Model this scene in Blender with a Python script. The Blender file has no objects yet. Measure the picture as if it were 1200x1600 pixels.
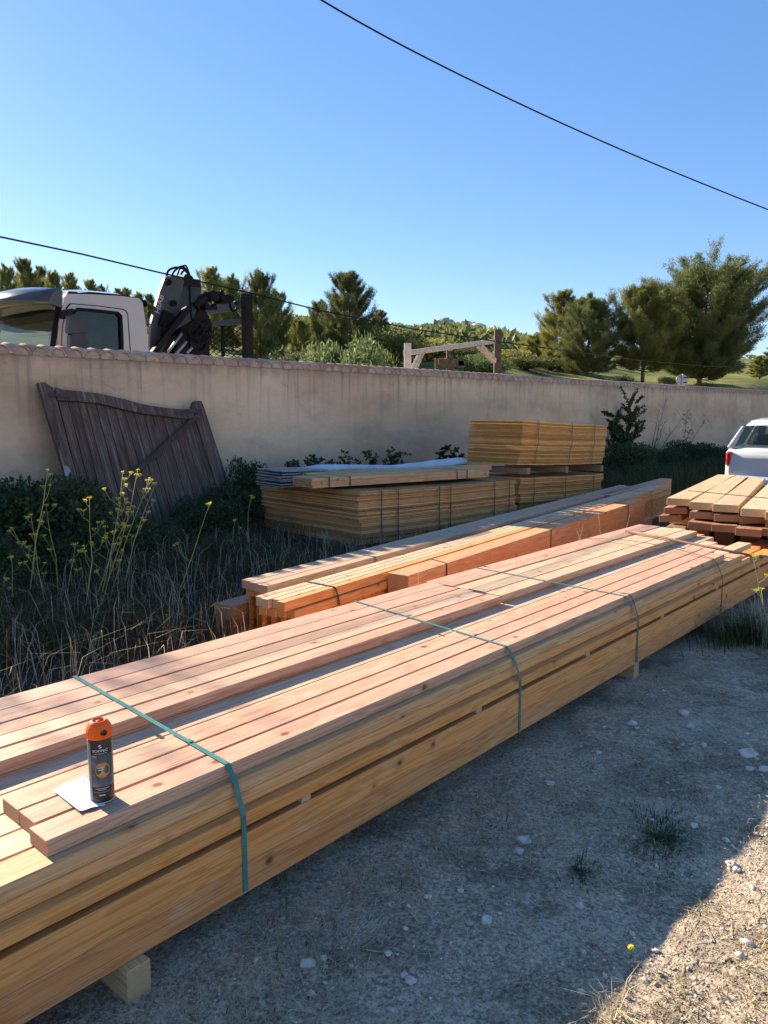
import bpy, bmesh, math, random
import numpy as np
from mathutils import Vector, Matrix, noise
R=math.radians
rnd=random.Random(7)
C=bpy.context.scene.collection
# ---------------------------------------------------------------- camera, world, sun, exposure
H=1.575; TH=math.atan(160/1200.)
cam=bpy.data.cameras.new('camera'); camo=bpy.data.objects.new('camera',cam); C.objects.link(camo)
cam.sensor_fit='VERTICAL'; cam.sensor_height=24; cam.lens=1200/1600*24
cam.clip_start=.05; cam.clip_end=5000
camo.location=(0,0,H); camo.rotation_euler=(math.pi/2-TH,0,0)
S=bpy.context.scene; S.camera=camo
S.render.resolution_x=768; S.render.resolution_y=1024
A=41.4                                   # heading of the wall and the big pile
SUN_EL=R(24.4); sun_head=R(A-90)         # sun stands square behind the wall
W=bpy.data.worlds.new('World'); S.world=W; W.use_nodes=True
nt=W.node_tree; bg=nt.nodes['Background']
sky=nt.nodes.new('ShaderNodeTexSky'); sky.sky_type='NISHITA'; sky.sun_disc=False
sky.sun_elevation=SUN_EL; sky.sun_rotation=sun_head; sky.air_density=1.0; sky.dust_density=.15; sky.ozone_density=2.0
hs_=nt.nodes.new('ShaderNodeHueSaturation'); hs_.inputs['Saturation'].default_value=1.16; hs_.inputs['Hue'].default_value=.507
nt.links.new(sky.outputs[0],hs_.inputs['Color']); mx_=nt.nodes.new('ShaderNodeMix'); mx_.data_type='RGBA'; mx_.inputs[0].default_value=.42; mx_.inputs[7].default_value=(.60,1.50,3.5,1)
nt.links.new(hs_.outputs[0],mx_.inputs[6]); nt.links.new(mx_.outputs[2],bg.inputs[0]); bg.inputs[1].default_value=.056
sl=bpy.data.lights.new('sun','SUN'); sl.energy=3.6; sl.angle=R(.55); sl.color=(1,.86,.68)
so=bpy.data.objects.new('sun',sl); C.objects.link(so)
sd=Vector((math.sin(sun_head)*math.cos(SUN_EL),math.cos(sun_head)*math.cos(SUN_EL),math.sin(SUN_EL)))
so.rotation_euler=sd.to_track_quat('Z','Y').to_euler(); so.location=sd*40
S.view_settings.view_transform='Standard'; S.view_settings.look='None'
S.view_settings.exposure=2.05; S.view_settings.gamma=1
S.cycles.max_bounces=6

# ---------------------------------------------------------------- frames and helpers
def ray(x,y):
    a=(x-600)/1200; b=(y-800)/1200; c,s=math.cos(TH),math.sin(TH)
    return np.array([a,c-b*s,-(b*c+s)])
def atz(x,y,z):
    r=ray(x,y); t=(z-H)/r[2]; return Vector((r[0]*t,r[1]*t,z))
def atd(x,y,d):                          # at forward distance d
    r=ray(x,y); t=d/r[1]; return Vector((r[0]*t,d,H+r[2]*t))
class Fr:
    def __init__(s,az,o=(0,0)):
        a=R(az); s.az=az; s.d=np.array([math.sin(a),math.cos(a)]); s.n=np.array([math.cos(a),-math.sin(a)]); s.o=np.array(o)
    def w(s,u,p,z=0):
        q=s.o+s.d*u+s.n*p; return Vector((float(q[0]),float(q[1]),z))
    @property
    def rz(s): return math.pi/2-R(s.az)   # local +x along the heading (then local -y is +p)
    def at(s,x,y,p):                      # pixel on the plane p -> (u,z)
        r=ray(x,y); t=(p-float((-s.o)@s.n))/float(r[:2]@s.n) if False else (p+float(s.o@s.n))/float(r[:2]@s.n)
        P=r*t; return float((P[:2]-s.o)@s.d), float(P[2]+H)
F=Fr(A); G=Fr(34.7)
def tag(o,label=None,cat=None,group=None,kind=None):
    if label: o['label']=label
    if cat: o['category']=cat
    if group: o['group']=group
    if kind: o['kind']=kind
    return o
def empty(name,loc=(0,0,0),rz=0,label=None,cat=None,group=None):
    o=bpy.data.objects.new(name,None); o.location=loc; o.rotation_euler=(0,0,rz); C.objects.link(o); o.empty_display_size=.1
    return tag(o,label,cat,group)
def link(name,me,mats,parent=None,loc=None,rz=None,smooth=False):
    o=bpy.data.objects.new(name,me); C.objects.link(o)
    if not isinstance(mats,(list,tuple)): mats=[mats]
    if not me.materials:
        for m in mats: me.materials.append(m)
    if parent: o.parent=parent
    if loc is not None: o.location=loc
    if rz is not None: o.rotation_euler=(0,0,rz)
    if smooth: me.polygons.foreach_set('use_smooth',[True]*len(me.polygons))
    return o
def npmesh(name,V,Fc,col=None):
    V=np.asarray(V,dtype=np.float32); Fc=np.asarray(Fc,dtype=np.int32); k=Fc.shape[1]
    me=bpy.data.meshes.new(name); me.vertices.add(len(V)); me.vertices.foreach_set('co',V.ravel())
    me.loops.add(Fc.size); me.loops.foreach_set('vertex_index',Fc.ravel())
    me.polygons.add(len(Fc)); me.polygons.foreach_set('loop_start',np.arange(0,Fc.size,k,dtype=np.int32))
    me.update(calc_edges=True)
    if col is not None:
        a=me.color_attributes.new('tint','FLOAT_COLOR','POINT')
        c=np.ones((len(V),4),dtype=np.float32); c[:,:3]=col; a.data.foreach_set('color',c.ravel())
    return me
def bx(bm,c,s,rot=None,bev=0,mi=0):
    r=bmesh.ops.create_cube(bm,size=1); vs=r['verts']
    M=Matrix.Translation(c)@(rot if rot else Matrix())@Matrix.Diagonal((s[0],s[1],s[2],1))
    bmesh.ops.transform(bm,matrix=M,verts=vs)
    fs={f for v in vs for f in v.link_faces}
    for f in fs: f.material_index=mi
    if bev:
        es={e for v in vs for e in v.link_edges}
        bmesh.ops.bevel(bm,geom=list(es),offset=bev,segments=1,affect='EDGES')
def tube(bm,pts,rad,seg=8,mi=0,caps=True):
    pts=[Vector(p) for p in pts]; n=len(pts)
    if not isinstance(rad,(list,tuple)): rad=[rad]*n
    rings=[]; up=None
    for i,p in enumerate(pts):
        t=(pts[min(i+1,n-1)]-pts[max(i-1,0)]).normalized()
        if up is None: up=t.orthogonal().normalized()
        else:
            up=(up-t*up.dot(t)); up=up.normalized() if up.length>1e-6 else t.orthogonal().normalized()
        b=t.cross(up)
        rings.append([bm.verts.new(p+(up*math.cos(2*math.pi*k/seg)+b*math.sin(2*math.pi*k/seg))*rad[i]) for k in range(seg)])
    for a,b2 in zip(rings,rings[1:]):
        for k in range(seg):
            f=bm.faces.new((a[k],a[(k+1)%seg],b2[(k+1)%seg],b2[k])); f.material_index=mi; f.smooth=True
    if caps and seg>2:
        bm.faces.new(rings[0][::-1]).material_index=mi; bm.faces.new(rings[-1]).material_index=mi
def prism(bm,pts,d,mi=0):
    """pts: list of 3D points of a planar polygon, d: extrusion vector"""
    a=[bm.verts.new(p) for p in pts]; b=[bm.verts.new(Vector(p)+d) for p in pts]; n=len(a)
    fs=[bm.faces.new(a),bm.faces.new(b[::-1])]
    for i in range(n): fs.append(bm.faces.new((a[i],b[i],b[(i+1)%n],a[(i+1)%n])))
    for f in fs: f.material_index=mi
def fin(bm,name,mats,parent=None,loc=None,rz=None,smooth=False,bev=0):
    if bev: bmesh.ops.bevel(bm,geom=[e for e in bm.edges if len(e.link_faces)==2 and e.calc_face_angle(0)>.5],offset=bev,segments=2,affect='EDGES')
    bmesh.ops.recalc_face_normals(bm,faces=bm.faces[:])
    me=bpy.data.meshes.new(name); bm.to_mesh(me); bm.free()
    return link(name,me,mats,parent,loc,rz,smooth)
def lathe(bm,prof,seg=32,mi=0,c=(0,0,0)):
    rings=[]
    for r,z in prof: rings.append([bm.verts.new((c[0]+r*math.cos(2*math.pi*k/seg),c[1]+r*math.sin(2*math.pi*k/seg),c[2]+z)) for k in range(seg)])
    for a,b in zip(rings,rings[1:]):
        for k in range(seg):
            f=bm.faces.new((a[k],a[(k+1)%seg],b[(k+1)%seg],b[k])); f.material_index=mi; f.smooth=True
ORD='first second third fourth fifth sixth seventh eighth ninth tenth eleventh twelfth thirteenth fourteenth fifteenth sixteenth seventeenth eighteenth nineteenth twentieth twenty-first twenty-second twenty-third twenty-fourth twenty-fifth twenty-sixth twenty-seventh twenty-eighth twenty-ninth thirtieth thirty-first thirty-second thirty-third thirty-fourth thirty-fifth thirty-sixth'.split()

# ---------------------------------------------------------------- materials
class N:
    def __init__(s,name):
        s.m=bpy.data.materials.new(name); s.m.use_nodes=True; s.t=s.m.node_tree; s.b=s.t.nodes['Principled BSDF']
        s.b.inputs['Specular IOR Level'].default_value=.3
    def n(s,ty,**k):
        nd=s.t.nodes.new(ty)
        for a,v in k.items():
            if a.startswith('i_'): nd.inputs[a[2:].replace('_',' ')].default_value=v
            else: setattr(nd,a,v)
        return nd
    def l(s,a,b): s.t.links.new(a,b)
    def noise(s,vec,scale,det=4,rough=.55,dist=0):
        q=s.n('ShaderNodeTexNoise'); q.inputs['Scale'].default_value=scale; q.inputs['Detail'].default_value=det
        q.inputs['Roughness'].default_value=rough; q.inputs['Distortion'].default_value=dist
        if vec is not None: s.l(vec,q.inputs['Vector'])
        return q.outputs['Fac']
    def ramp(s,fac,stops,interp='LINEAR'):
        q=s.n('ShaderNodeValToRGB'); s.l(fac,q.inputs[0]); e=q.color_ramp.elements; q.color_ramp.interpolation=interp
        while len(e)<len(stops): e.new(.5)
        for i,(p,c) in enumerate(stops):
            e[i].position=p; e[i].color=(c[0],c[1],c[2],1) if not isinstance(c,(int,float)) else (c,c,c,1)
        return q.outputs[0]
    def mix(s,fac,a,b,ty='MIX'):
        q=s.n('ShaderNodeMix',data_type='RGBA',blend_type=ty)
        for inp,v in ((q.inputs[0],fac),(q.inputs[6],a),(q.inputs[7],b)):
            if isinstance(v,(int,float)): inp.default_value=v if inp==q.inputs[0] else (v,v,v,1)
            elif isinstance(v,tuple): inp.default_value=(v[0],v[1],v[2],1)
            else: s.l(v,inp)
        return q.outputs[2]
    def math(s,op,a,b=0,c=0):
        q=s.n('ShaderNodeMath',operation=op)
        for i,v in enumerate((a,b,c)):
            if isinstance(v,(int,float)): q.inputs[i].default_value=v
            else: s.l(v,q.inputs[i])
        return q.outputs[0]
    def vec(s,src,scale=(1,1,1),loc=(0,0,0),rot=(0,0,0)):
        q=s.n('ShaderNodeMapping'); s.l(src,q.inputs[0]); q.inputs['Scale'].default_value=scale; q.inputs['Location'].default_value=loc; q.inputs['Rotation'].default_value=rot
        return q.outputs[0]
    def obj(s): return s.n('ShaderNodeTexCoord').outputs['Object']
    def objr(s,k=41.):                     # object coordinates shifted at random for every object
        i=s.n('ShaderNodeObjectInfo'); q=s.n('ShaderNodeCombineXYZ')
        s.l(s.math('MULTIPLY',i.outputs['Random'],k),q.inputs[0]); s.l(s.math('MULTIPLY',i.outputs['Random'],k*.37),q.inputs[1]); s.l(s.math('MULTIPLY',i.outputs['Random'],k*.61),q.inputs[2])
        a=s.n('ShaderNodeVectorMath',operation='ADD'); s.l(s.obj(),a.inputs[0]); s.l(q.outputs[0],a.inputs[1]); return a.outputs[0]
    def out(s,col=None,rough=.7,metal=0,bump=None,bs=.3,bd=.01,spec=None):
        if col is not None:
            if isinstance(col,tuple): s.b.inputs['Base Color'].default_value=(col[0],col[1],col[2],1)
            else: s.l(col,s.b.inputs['Base Color'])
        if isinstance(rough,(int,float)): s.b.inputs['Roughness'].default_value=rough
        else: s.l(rough,s.b.inputs['Roughness'])
        s.b.inputs['Metallic'].default_value=metal
        if spec is not None: s.b.inputs['Specular IOR Level'].default_value=spec
        if bump is not None:
            q=s.n('ShaderNodeBump'); q.inputs['Strength'].default_value=bs; q.inputs['Distance'].default_value=bd
            s.l(bump,q.inputs['Height']); s.l(q.outputs[0],s.b.inputs['Normal'])
        return s.m
def wood(name,knots=.058,end=False,dirt=.14,mark=False):
    m=N(name); v=m.objr(); oi=m.n('ShaderNodeObjectInfo'); base=oi.outputs['Color']
    if end:
        vv=m.vec(v,(1.2,1,1)); d=m.noise(m.vec(v,(3,8,8)),4,3)
        w=m.n('ShaderNodeTexWave',wave_type='RINGS',rings_direction='X',wave_profile='SAW'); m.l(m.vec(v,(1,1,1)),w.inputs[0])
        w.inputs['Scale'].default_value=38; w.inputs['Distortion'].default_value=1.5; w.inputs['Detail'].default_value=2; w.inputs['Detail Scale'].default_value=3
        f=m.math('ADD',m.math('MULTIPLY',w.outputs['Fac'],.45),m.math('MULTIPLY',d,.6))
        col=m.mix(f,m.mix(.55,base,(.30,.15,.055)),m.mix(.25,base,(.55,.33,.16)))
        col=m.mix(m.math('MULTIPLY',m.noise(v,90,3),.35),col,(.2,.11,.05))
        return m.out(col,.85,bump=m.noise(v,150,3),bs=.3,bd=.002)
    warp=m.noise(m.vec(v,(.30,3,3)),2.2,3,.5)
    # growth rings: bent into long flames by a slow noise
    ring=m.math('ADD',m.math('MULTIPLY',warp,9.),m.math('MULTIPLY',m.noise(m.vec(v,(.12,7,7)),5,2),4))
    ring=m.math('MULTIPLY',m.math('SINE',m.math('MULTIPLY',ring,9.)),.5); ring=m.math('ADD',ring,.5)
    fine=m.noise(m.vec(v,(.45,75,75)),2.6,5,.65)
    broad=m.noise(m.vec(v,(.5,4,4)),1.7,3,.5)
    dark=m.mix(1.,base,(.60,.47,.36),'MULTIPLY'); lite=m.mix(.25,base,(.72,.54,.33))
    col=m.mix(m.ramp(broad,[(.3,0),(.7,1)]),m.mix(.35,base,(.62,.27,.15)),lite)
    col=m.mix(m.math('MULTIPLY',m.ramp(ring,[(.45,0),(.95,1)]),.55),col,dark)
    col=m.mix(m.math('MULTIPLY',m.ramp(fine,[(.42,0),(.68,1)]),.38),col,dark)
    # grey weather and dust
    g=m.ramp(m.noise(m.vec(v,(1,5,5)),3.1,5,.6),[(.50,0),(.78,1)])
    col=m.mix(m.math('MULTIPLY',g,dirt),col,(.36,.31,.27))
    pale=m.ramp(m.noise(m.vec(v,(2.,6,6),loc=(3,1,7)),2.3,6,.7),[(.56,0),(.72,1)])
    col=m.mix(m.math('MULTIPLY',pale,.28),col,(.66,.58,.48))
    # knots
    vd=m.n('ShaderNodeVectorMath',operation='ADD'); nn=m.n('ShaderNodeTexNoise'); m.l(m.vec(v,(1,1,1)),nn.inputs[0]); nn.inputs['Scale'].default_value=30
    sc=m.n('ShaderNodeVectorMath',operation='SCALE'); m.l(nn.outputs['Color'],sc.inputs[0]); sc.inputs['Scale'].default_value=.010
    m.l(m.vec(v,(.8,1,1)),vd.inputs[0]); m.l(sc.outputs[0],vd.inputs[1])
    vo=m.n('ShaderNodeTexVoronoi'); m.l(vd.outputs[0],vo.inputs[0]); vo.inputs['Scale'].default_value=6.6
    kn=m.ramp(vo.outputs['Distance'],[(0,1),(knots*1.1,.85),(knots*1.7,.25),(knots*3.4,0)])
    kr=m.math('SINE',m.math('MULTIPLY',vo.outputs['Distance'],230))
    kc=m.mix(m.math('MULTIPLY',m.math('ADD',kr,1),.5),(.06,.02,.01),(.24,.09,.035))
    col=m.mix(kn,col,kc)
    if mark:                               # faint saw blue-grey strips
        b=m.ramp(m.noise(m.vec(v,(.7,1,9)),4,4),[(.6,0),(.75,1)]); col=m.mix(m.math('MULTIPLY',b,.3),col,(.35,.36,.36))
    bh=m.math('ADD',m.math('MULTIPLY',fine,.6),m.math('MULTIPLY',ring,.25))
    return m.out(col,.62,bump=m.math('SUBTRACT',bh,m.math('MULTIPLY',kn,.5)),bs=.35,bd=.0015)
MW=wood('sawn_fir'); MWE=wood('sawn_fir_end',end=True)
def simple(name,c,rough=.6,metal=0,var=.15,sc=6,bump=0,spec=None,coat=0):
    m=N(name); v=m.objr(); f=m.noise(v,sc,5,.6)
    col=m.mix(m.ramp(f,[(.3,0),(.7,1)]),tuple(x*(1-var) for x in c),tuple(min(1,x*(1+var)) for x in c))
    if coat: m.b.inputs['Coat Weight'].default_value=coat
    return m.out(col,rough,metal,bump=m.noise(v,sc*12,4) if bump else None,bs=bump,bd=.004,spec=spec)
def osbedge(name,c1,c2,chips=False):
    m=N(name); v=m.objr(); oi=m.n('ShaderNodeObjectInfo')
    if chips:
        q=m.n('ShaderNodeTexVoronoi'); m.l(m.vec(v,(1.0,1,1.6),rot=(0,.5,.3)),q.inputs[0]); q.inputs['Scale'].default_value=28
        col=m.mix(q.outputs['Color'],c1,c2); col=m.mix(m.ramp(m.noise(v,50,3),[(.4,0),(.7,.8)]),col,tuple(x*.45 for x in c1)); h=q.outputs['Distance']
    else:
        f=m.noise(m.vec(v,(1,1,6)),30,5,.7); col=m.mix(m.ramp(f,[(.35,0),(.65,1)]),c1,c2)
        col=m.mix(m.ramp(m.noise(m.vec(v,(1,1,1)),3,3),[(.4,0),(.7,.5)]),col,tuple(x*.7 for x in c1)); h=f
    col=m.mix(1.,col,oi.outputs['Color'],'MULTIPLY')
    return m.out(col,.85,bump=h,bs=.5,bd=.004)
M_OSB=osbedge('strand_board_edge',(.50,.33,.16),(.78,.55,.30)); M_CHIP=osbedge('strand_board_face',(.42,.25,.10),(.70,.50,.26),True)
# stucco with run-down stains under the coping
def stucco():
    m=N('lime_render'); o=m.obj()
    big=m.noise(m.vec(o,(.35,1,.8)),1.2,5,.6)
    col=m.mix(m.ramp(big,[(.3,0),(.7,1)]),(.52,.345,.215),(.80,.575,.385))
    sx=m.n('ShaderNodeSeparateXYZ'); m.l(o,sx.inputs[0])
    grey=m.ramp(m.math('ADD',m.math('MULTIPLY',sx.outputs[0],.04),m.math('MULTIPLY',m.noise(o,.5,3),.35)),[(.42,0),(.95,1)])
    col=m.mix(m.math('MULTIPLY',grey,.65),col,(.33,.27,.215))
    streak=m.ramp(m.noise(m.vec(o,(7,1,.35)),1.6,5,.65),[(.52,0),(.76,1)])
    hi=m.ramp(sx.outputs[2],[(1.2/3,0),(2.15/3,1)]) if False else m.ramp(m.math('MULTIPLY',sx.outputs[2],.3333),[(.45,.12),(.72,1)])
    col=m.mix(m.math('MULTIPLY',m.math('MULTIPLY',streak,hi),.8),col,(.15,.12,.10))
    low=m.ramp(m.math('ADD',m.math('MULTIPLY',sx.outputs[2],.5),m.math('MULTIPLY',m.noise(m.vec(o,(1.5,1,1)),1.5,4),.3)),[(.25,1),(.75,0)])
    col=m.mix(m.math('MULTIPLY',low,.45),col,(.27,.25,.225))
    cr=m.n('ShaderNodeTexVoronoi',feature='DISTANCE_TO_EDGE'); m.l(m.vec(o,(1,1,1.3)),cr.inputs[0]); cr.inputs['Scale'].default_value=.8
    pl=m.ramp(m.noise(m.vec(o,(1,1,2.5)),3.5,7,.75),[(.58,0),(.70,1)])
    col=m.mix(m.math('MULTIPLY',pl,.35),col,(.70,.58,.45))
    dk=m.ramp(m.noise(m.vec(o,(1,1,1.6),loc=(5,0,2)),1.3,7,.72),[(.50,0),(.66,1)]); col=m.mix(m.math('MULTIPLY',dk,.38),col,(.29,.235,.19))
    ck=m.ramp(cr.outputs['Distance'],[(0,1),(.006,0)]); col=m.mix(m.math('MULTIPLY',m.math('MULTIPLY',ck,dk),.5),col,(.16,.13,.11))
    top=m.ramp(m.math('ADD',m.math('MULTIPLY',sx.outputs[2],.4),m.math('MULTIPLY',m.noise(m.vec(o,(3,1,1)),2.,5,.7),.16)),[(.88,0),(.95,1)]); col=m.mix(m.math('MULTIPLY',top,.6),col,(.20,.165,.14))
    h=m.math('ADD',m.noise(m.vec(o,(1,1,1.6)),7,6,.65),m.math('MULTIPLY',m.noise(o,60,3),.25))
    return m.out(col,.95,bump=h,bs=.55,bd=.03,spec=.1)
M_ST=stucco()
def terra():
    m=N('terracotta'); v=m.objr(); oi=m.n('ShaderNodeObjectInfo')
    c=m.mix(oi.outputs['Random'],(.46,.22,.14),(.66,.40,.28))
    c=m.mix(m.ramp(m.noise(v,14,5,.7),[(.5,0),(.7,.8)]),c,(.30,.25,.20))
    return m.out(c,.9,bump=m.noise(v,60,4),bs=.3,bd=.003)
M_TER=terra()
M_MORT=simple('mortar',(.42,.33,.25),.95,var=.35,sc=8,bump=.5)
def gatewood():
    m=N('weathered_boards'); v=m.objr()
    g=m.noise(m.vec(v,(40,40,1.4)),2,6,.7)
    c=m.mix(m.ramp(g,[(.35,0),(.65,1)]),(.07,.046,.036),(.20,.145,.11))
    p=m.ramp(m.noise(m.vec(v,(5,5,.7)),2.2,6,.7),[(.44,0),(.60,1)])
    c=m.mix(m.math('MULTIPLY',p,.6),c,(.070,.036,.031))
    w=m.ramp(m.noise(m.vec(v,(11,11,.8),loc=(4,2,0)),2,6,.75),[(.55,0),(.72,1)])
    c=m.mix(m.math('MULTIPLY',w,.8),c,(.36,.31,.265))
    return m.out(c,.9,bump=g,bs=.7,bd=.004,spec=.15)
M_GATE=gatewood()
M_WHITE=simple('cab_paint',(.42,.385,.365),.28,var=.04,sc=2,coat=.4)
M_CARW=simple('white_car_paint',(.50,.50,.49),.22,var=.02,sc=2,coat=.5)
M_BLK=simple('black_steel',(.008,.008,.009),.65,spec=.12,var=.4,sc=9,bump=.15)
M_DGREY=simple('dark_grey_paint',(.040,.042,.047),.45,var=.15,sc=3)
M_VISOR=simple('smoked_plastic',(.045,.044,.042),.25,var=.1,sc=2,coat=.3)
M_RUB=simple('rubber',(.010,.010,.010),.7,spec=.12,var=.2)
M_STEEL=simple('galvanised_steel',(.30,.30,.29),.45,metal=.6,var=.2,sc=9)
M_OLDW=simple('grey_old_timber',(.31,.30,.28),.9,var=.35,sc=12,bump=.4)
M_OLDB=simple('brown_old_timber',(.07,.055,.042),.9,var=.4,sc=12,bump=.4)
M_RUST=simple('rusty_iron',(.07,.05,.045),.8,var=.5,sc=14,bump=.5)
M_STRAP=simple('green_strapping',(.055,.20,.175),.4,var=.15,sc=20)
M_STRAPK=simple('dark_strapping',(.035,.045,.04),.5,var=.2,sc=20)
M_CORD=simple('brown_lath',(.20,.10,.07),.7,var=.3,sc=20)
M_PLAST=simple('white_plastic_film',(.44,.50,.57),.22,var=.12,sc=5,bump=.6)
M_FOAM=simple('grey_foil_panel',(.24,.25,.25),.5,var=.35,sc=7,bump=.3)
M_PAL=simple('old_pallet_wood',(.12,.12,.125),.9,var=.45,sc=9,bump=.4)
M_OR=simple('orange_cap',(.95,.13,.008),.35,var=.03)
M_CAN=simple('black_can_print',(.012,.012,.014),.28,var=.1,coat=.3)
M_CANG=simple('grey_can_print',(.10,.12,.14),.3,var=.6,sc=25)
M_CANP=simple('grey_can_panel',(.17,.19,.22),.32,var=.1,sc=40)
M_CANO=simple('orange_print',(.62,.26,.03),.35,var=.25,sc=30)
M_PRW=simple('white_print',(.75,.76,.78),.4,var=.02)
M_ALU=simple('aluminium_rim',(.6,.6,.6),.3,metal=.9,var=.05)
M_PAPER=simple('paper',(.80,.81,.85),.7,var=.02,sc=8)
M_INK=simple('ink',(.05,.06,.2),.6)
M_RED=simple('tail_light_red',(.45,.02,.02),.15,var=.1,coat=.5)
M_STONE=simple('limestone',(.56,.50,.42),.9,var=.3,sc=18,bump=.5)
M_ROCK=simple('pale_outcrop',(.40,.38,.34),.95,var=.35,sc=2,bump=.6)
def glass(name,c=(.02,.03,.03),tr=.0):
    m=N(name); m.out(c,.04,spec=.7); return m.m
M_GLS=glass('dark_tinted_glass'); 
def glass2(name,tint,fac):
    m=N(name); m.out((.01,.012,.012),.03,spec=.9); t=m.n('ShaderNodeBsdfTransparent'); t.inputs[0].default_value=(*tint,1)
    x=m.n('ShaderNodeMixShader'); x.inputs[0].default_value=fac
    m.l(t.outputs[0],x.inputs[1]); m.l(m.b.outputs[0],x.inputs[2]); m.l(x.outputs[0],m.t.nodes['Material Output'].inputs[0]); return m.m
M_PANE=glass2('cab_glass',(.55,.66,.64),.45)
def foliage(name,c1,c2,tr=.35,rough=.6):
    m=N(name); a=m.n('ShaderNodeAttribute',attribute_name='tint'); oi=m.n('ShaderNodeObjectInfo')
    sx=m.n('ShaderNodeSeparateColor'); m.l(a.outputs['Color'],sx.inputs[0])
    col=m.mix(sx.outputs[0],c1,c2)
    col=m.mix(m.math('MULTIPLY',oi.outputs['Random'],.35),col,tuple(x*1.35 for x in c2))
    m.out(col,rough,spec=.2)
    t=m.n('ShaderNodeBsdfTranslucent'); m.l(col,t.inputs[0]); x=m.n('ShaderNodeMixShader'); x.inputs[0].default_value=tr
    m.l(m.b.outputs[0],x.inputs[1]); m.l(t.outputs[0],x.inputs[2]); m.l(x.outputs[0],m.t.nodes['Material Output'].inputs[0]); return m.m
M_PINE=foliage('pine_needles',(.035,.052,.020),(.20,.22,.070))
M_PINEY=foliage('pine_needles_yellowish',(.085,.10,.026),(.36,.34,.09))
M_LEAF=foliage('broad_leaves',(.016,.028,.012),(.085,.125,.05),.25)
M_LEAFL=foliage('light_leaves',(.055,.085,.03),(.17,.22,.08))
M_DRY=foliage('dry_grass_blades',(.24,.19,.11),(.58,.49,.32),.3,.8)
M_DRYD=foliage('dark_dead_weeds',(.05,.034,.016),(.15,.105,.05),.2,.9)
M_GRN=foliage('green_blades',(.035,.052,.020),(.095,.125,.045),.3)
M_STEM=foliage('fennel_stem',(.20,.21,.07),(.44,.43,.17),.2)
M_YEL=foliage('yellow_umbels',(.55,.50,.05),(.80,.72,.10),.3)
M_TWIG=foliage('dark_twigs',(.035,.028,.022),(.09,.07,.05),.05,.9)
M_BARK=simple('pine_bark',(.12,.085,.065),.95,var=.5,sc=6,bump=.6)
# ---------------------------------------------------------------- terrain
SKX=[-3000,-800,0,300,600,640,700,740,790,860,1000,1140,1200,1600,4000]
SKY=[ 560,  520,485,490,516,521,513,519,529,544, 557, 563, 562, 572, 600]
def ground_z(x,y):
    s=x*F.d[0]+y*F.d[1]; p=x*F.n[0]+y*F.n[1]
    z=.02*noise.noise(Vector((x*.7,y*.7,0)))+.014*noise.noise(Vector((x*3.1,y*3.1,3)))+.007*noise.noise(Vector((x*9,y*9,3)))*(1 if abs(x)<9 and y<12 else 0)
    z*= (1 if p>-8 else .3)
    q=-p-13.
    if q>0 and y>0:
        px=600+1210*x/max(y,5); e=(640-np.interp(px,SKX,SKY))/1200
        ridge=250+20*noise.noise(Vector((x*.01,y*.01,0)))
        zr=H+e*250
        y0=13+6*max(0,min(1,(px)/1200))
        t=max(0,(y-y0)/(ridge-y0))
        hz=zr*(t**.94) if t<1 else zr-(t-1)*.1*250
        hz+= (min(t,1)*3.5)*noise.noise(Vector((x*.03,y*.03,5)))*(1-min(t,1))+.35*min(1,q/20)*noise.noise(Vector((x*.14,y*.14,1)))
        z+=hz*min(1,q/6)
    return z
def lines(a0,a1,st,lo,hi,g=1.09):
    v=list(np.arange(a0,a1+st/2,st)); s=st; x=a1
    while x<hi: s*=g; x+=s; v.append(x)
    s=st; x=a0; L=[]
    while x>lo: s*=g; x-=s; L.append(x)
    return np.array(L[::-1]+v)
xs=lines(-1.2,4.2,.045,-900,900,1.055); ys=lines(.9,6.8,.045,-60,1500,1.045)
nx,ny=len(xs),len(ys)
V=np.zeros((ny,nx,3)); Cz=np.zeros((ny,nx,3))
for j,y in enumerate(ys):
    for i,x in enumerate(xs):
        V[j,i]=(x,y,ground_z(x,y))
PX,PY=V[:,:,0],V[:,:,1]
Pp=PX*F.n[0]+PY*F.n[1]; Ps=PX*F.d[0]+PY*F.d[1]
Cz[:,:,0]=np.clip((-Pp-2.9)/.5,0,1)*(Pp>-8.6)          # weedy soil by the wall
Cz[:,:,1]=np.clip((-Pp-14)/6,0,1)                      # green slope
Cz[:,:,2]=np.clip((PY-90)/120,0,1)
idx=np.arange(nx*ny).reshape(ny,nx)
FF=np.stack([idx[:-1,:-1],idx[:-1,1:],idx[1:,1:],idx[1:,:-1]],-1).reshape(-1,4)
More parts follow.
